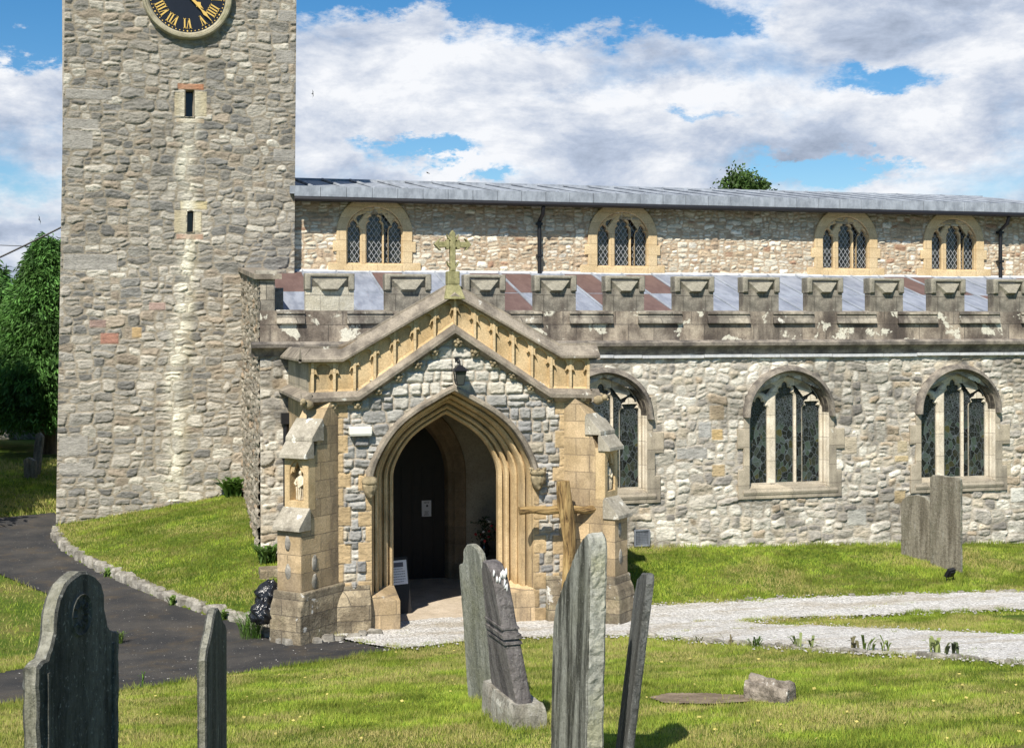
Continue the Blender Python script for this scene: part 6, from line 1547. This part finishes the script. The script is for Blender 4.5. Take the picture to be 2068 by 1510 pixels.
wl_ = [(1523, 1310, 'round green tuft on the lower gravel edge', .10, 40, .012, (.10, .17, .03)), (1410, 1300, 'thin sprig at the left of the gravel edge weeds', .07, 7, .02, (.2, .2, .09)), (1470, 1305, 'thin brown sprig left of the round green tuft', .10, 8, .02, (.20, .17, .09)),
       (1608, 1314, 'first broad-leaved plantain right of the round tuft', .13, 7, .035, (.22, .26, .10)), (1640, 1317, 'second broad-leaved plantain beside the first', .12, 6, .035, (.22, .26, .10)), (1725, 1320, 'dark curled dock leaf in the middle of the gravel edge', .12, 6, .04, (.13, .12, .06)),
       (1752, 1320, 'upright green dock beside the dark curled one', .15, 7, .035, (.17, .24, .05)), (1788, 1323, 'slender sprig between dock and broad plantain', .13, 6, .02, (.20, .26, .07)), (1890, 1326, 'broad plantain rosette at the right of the gravel edge', .16, 9, .045, (.24, .28, .10)),
       (1921, 1330, 'dark drooping leaf right of the broad rosette', .11, 4, .05, (.07, .09, .04))]
for i, (px, py, lb, h, n, wd, col) in enumerate(wl_): weed(px, py, lb, 50 + i, h * 1.25, n, wd, col, spread=.7)
weed(0, 0, 'leafy green plant growing where the tower meets the aisle wall', 70, .32, 60, .07, (.09, .17, .03), name='wall_plant', cat='plant', grp=None, spread=.9, pos=(XA - .22, YT - .22))
x, _ = W(543, 1150, 20.9); weed(0, 0, 'bushy plant at the foot of the aisle corner', 71, .26, 50, .05, (.08, .15, .03), name='wall_plant', cat='plant', grp=None, spread=.9, pos=(x, YA - .25))
x, _ = W(505, 1240, 18); weed(0, 0, 'long grass tuft beside the rubbish bags', 72, .30, 160, .008, (.11, .22, .03), name='grass_tuft', cat='grass tuft', grp=None, spread=.8, pos=(x, 18.0))
weed(847, 0, 'tall single grass sprout on the near edge of the asphalt', 73, .16, 6, .012, (.14, .28, .04), name='grass_tuft', cat='grass tuft', grp=None, spread=.3, pos=G(286, 1388))
weed(847, 0, 'grass tuft growing beside the largest gravestone', 74, .14, 60, .01, (.14, .22, .04), name='grass_tuft', cat='grass tuft', grp=None, spread=.6, pos=G(240, 1300))
for i, (px, py, lb) in enumerate([(215, 1165, 'low weed in the upper kerb'), (347, 1222, 'green weed at the middle of the kerb'), (452, 1252, 'broad weed at the lower end of the kerb')]):
    weed(px, py, lb, 80 + i, .13, 26, .035, (.15, .24, .05), grp='weeds growing from the kerb', spread=.8, pos=G(px, py))
# step stone by the aisle corner
x, y = XY(552, 20.2); o = MB().box(-.22, .3, -.15, .2, -.2, .12).build('edging_slab', M['plinth'], None, bevel=.02, loc=(x, y, zg(x, y))); tag(o, 'flat stone slab set in the grass by the aisle corner', 'stone slab')

# ------------------------------------------------------------------ wires and birds
def wire(p, q, w0, w1, sag, label, rad=.012):
    a = Vector((*XY(p[0], w0), EYE + (HY - p[1]) / F * w0)); b = Vector((*XY(q[0], w1), EYE + (HY - q[1]) / F * w1)); pts = []
    for i in range(25): t = i / 24; v = a.lerp(b, t); v.z -= sag * 4 * t * (1 - t); pts.append(v)
    tag(MB().tube(pts, rad, 6).build('overhead_cable', M['iron']), label, 'cable', 'overhead cables left of the tower')
wire((-300, 640), (200, 417), 30, 31, .12, 'thicker overhead cable rising steeply to the tower', .022)
wire((-300, 474), (300, 498), 44, 46, .1, 'thinner nearly level overhead cable behind the conifer', .014)
bird_me = None
for px, py, w, a, lb in [(80, 440, 45, 75, 'dark bird in flight over the conifer'), (865, 349, 60, 15, 'tiny bird flying low above the nave roof'), (633, 188, 60, 85, 'tiny bird in the clouds just right of the tower')]:
    if bird_me is None:
        mb = MB(); mb.tube([(0, -.10, 0), (0, -.05, 0), (0, .03, .0), (0, .10, 0)], [.004, .02, .022, .004], 8)
        body = mb
        for s in (-1, 1): mb.add([(s * .01, -.03, .0), (s * .08, -.05, .02), (s * .20, .04, .0), (s * .10, .01, .015), (s * .01, .03, .0), (s * .05, -.01, .028)], [(0, 1, 5), (1, 2, 5), (2, 3, 5), (3, 4, 5), (4, 0, 5), (0, 4, 3, 2, 1)])
        mb.add([(0, .09, 0), (.03, .15, 0), (0, .125, .004), (-.03, .15, 0)], [(0, 1, 2), (0, 2, 3), (0, 3, 2, 1)])
        o = mb.build('bird', M['iron']); bird_me = o.data
    else: o = bpy.data.objects.new('bird', bird_me); COL.objects.link(o)
    x, y = XY(px, w); o.location = (x, y, EYE + (HY - py) / F * w); o.rotation_euler = (R(20), R(a), R(40)); tag(o, lb, 'bird', 'birds in flight')
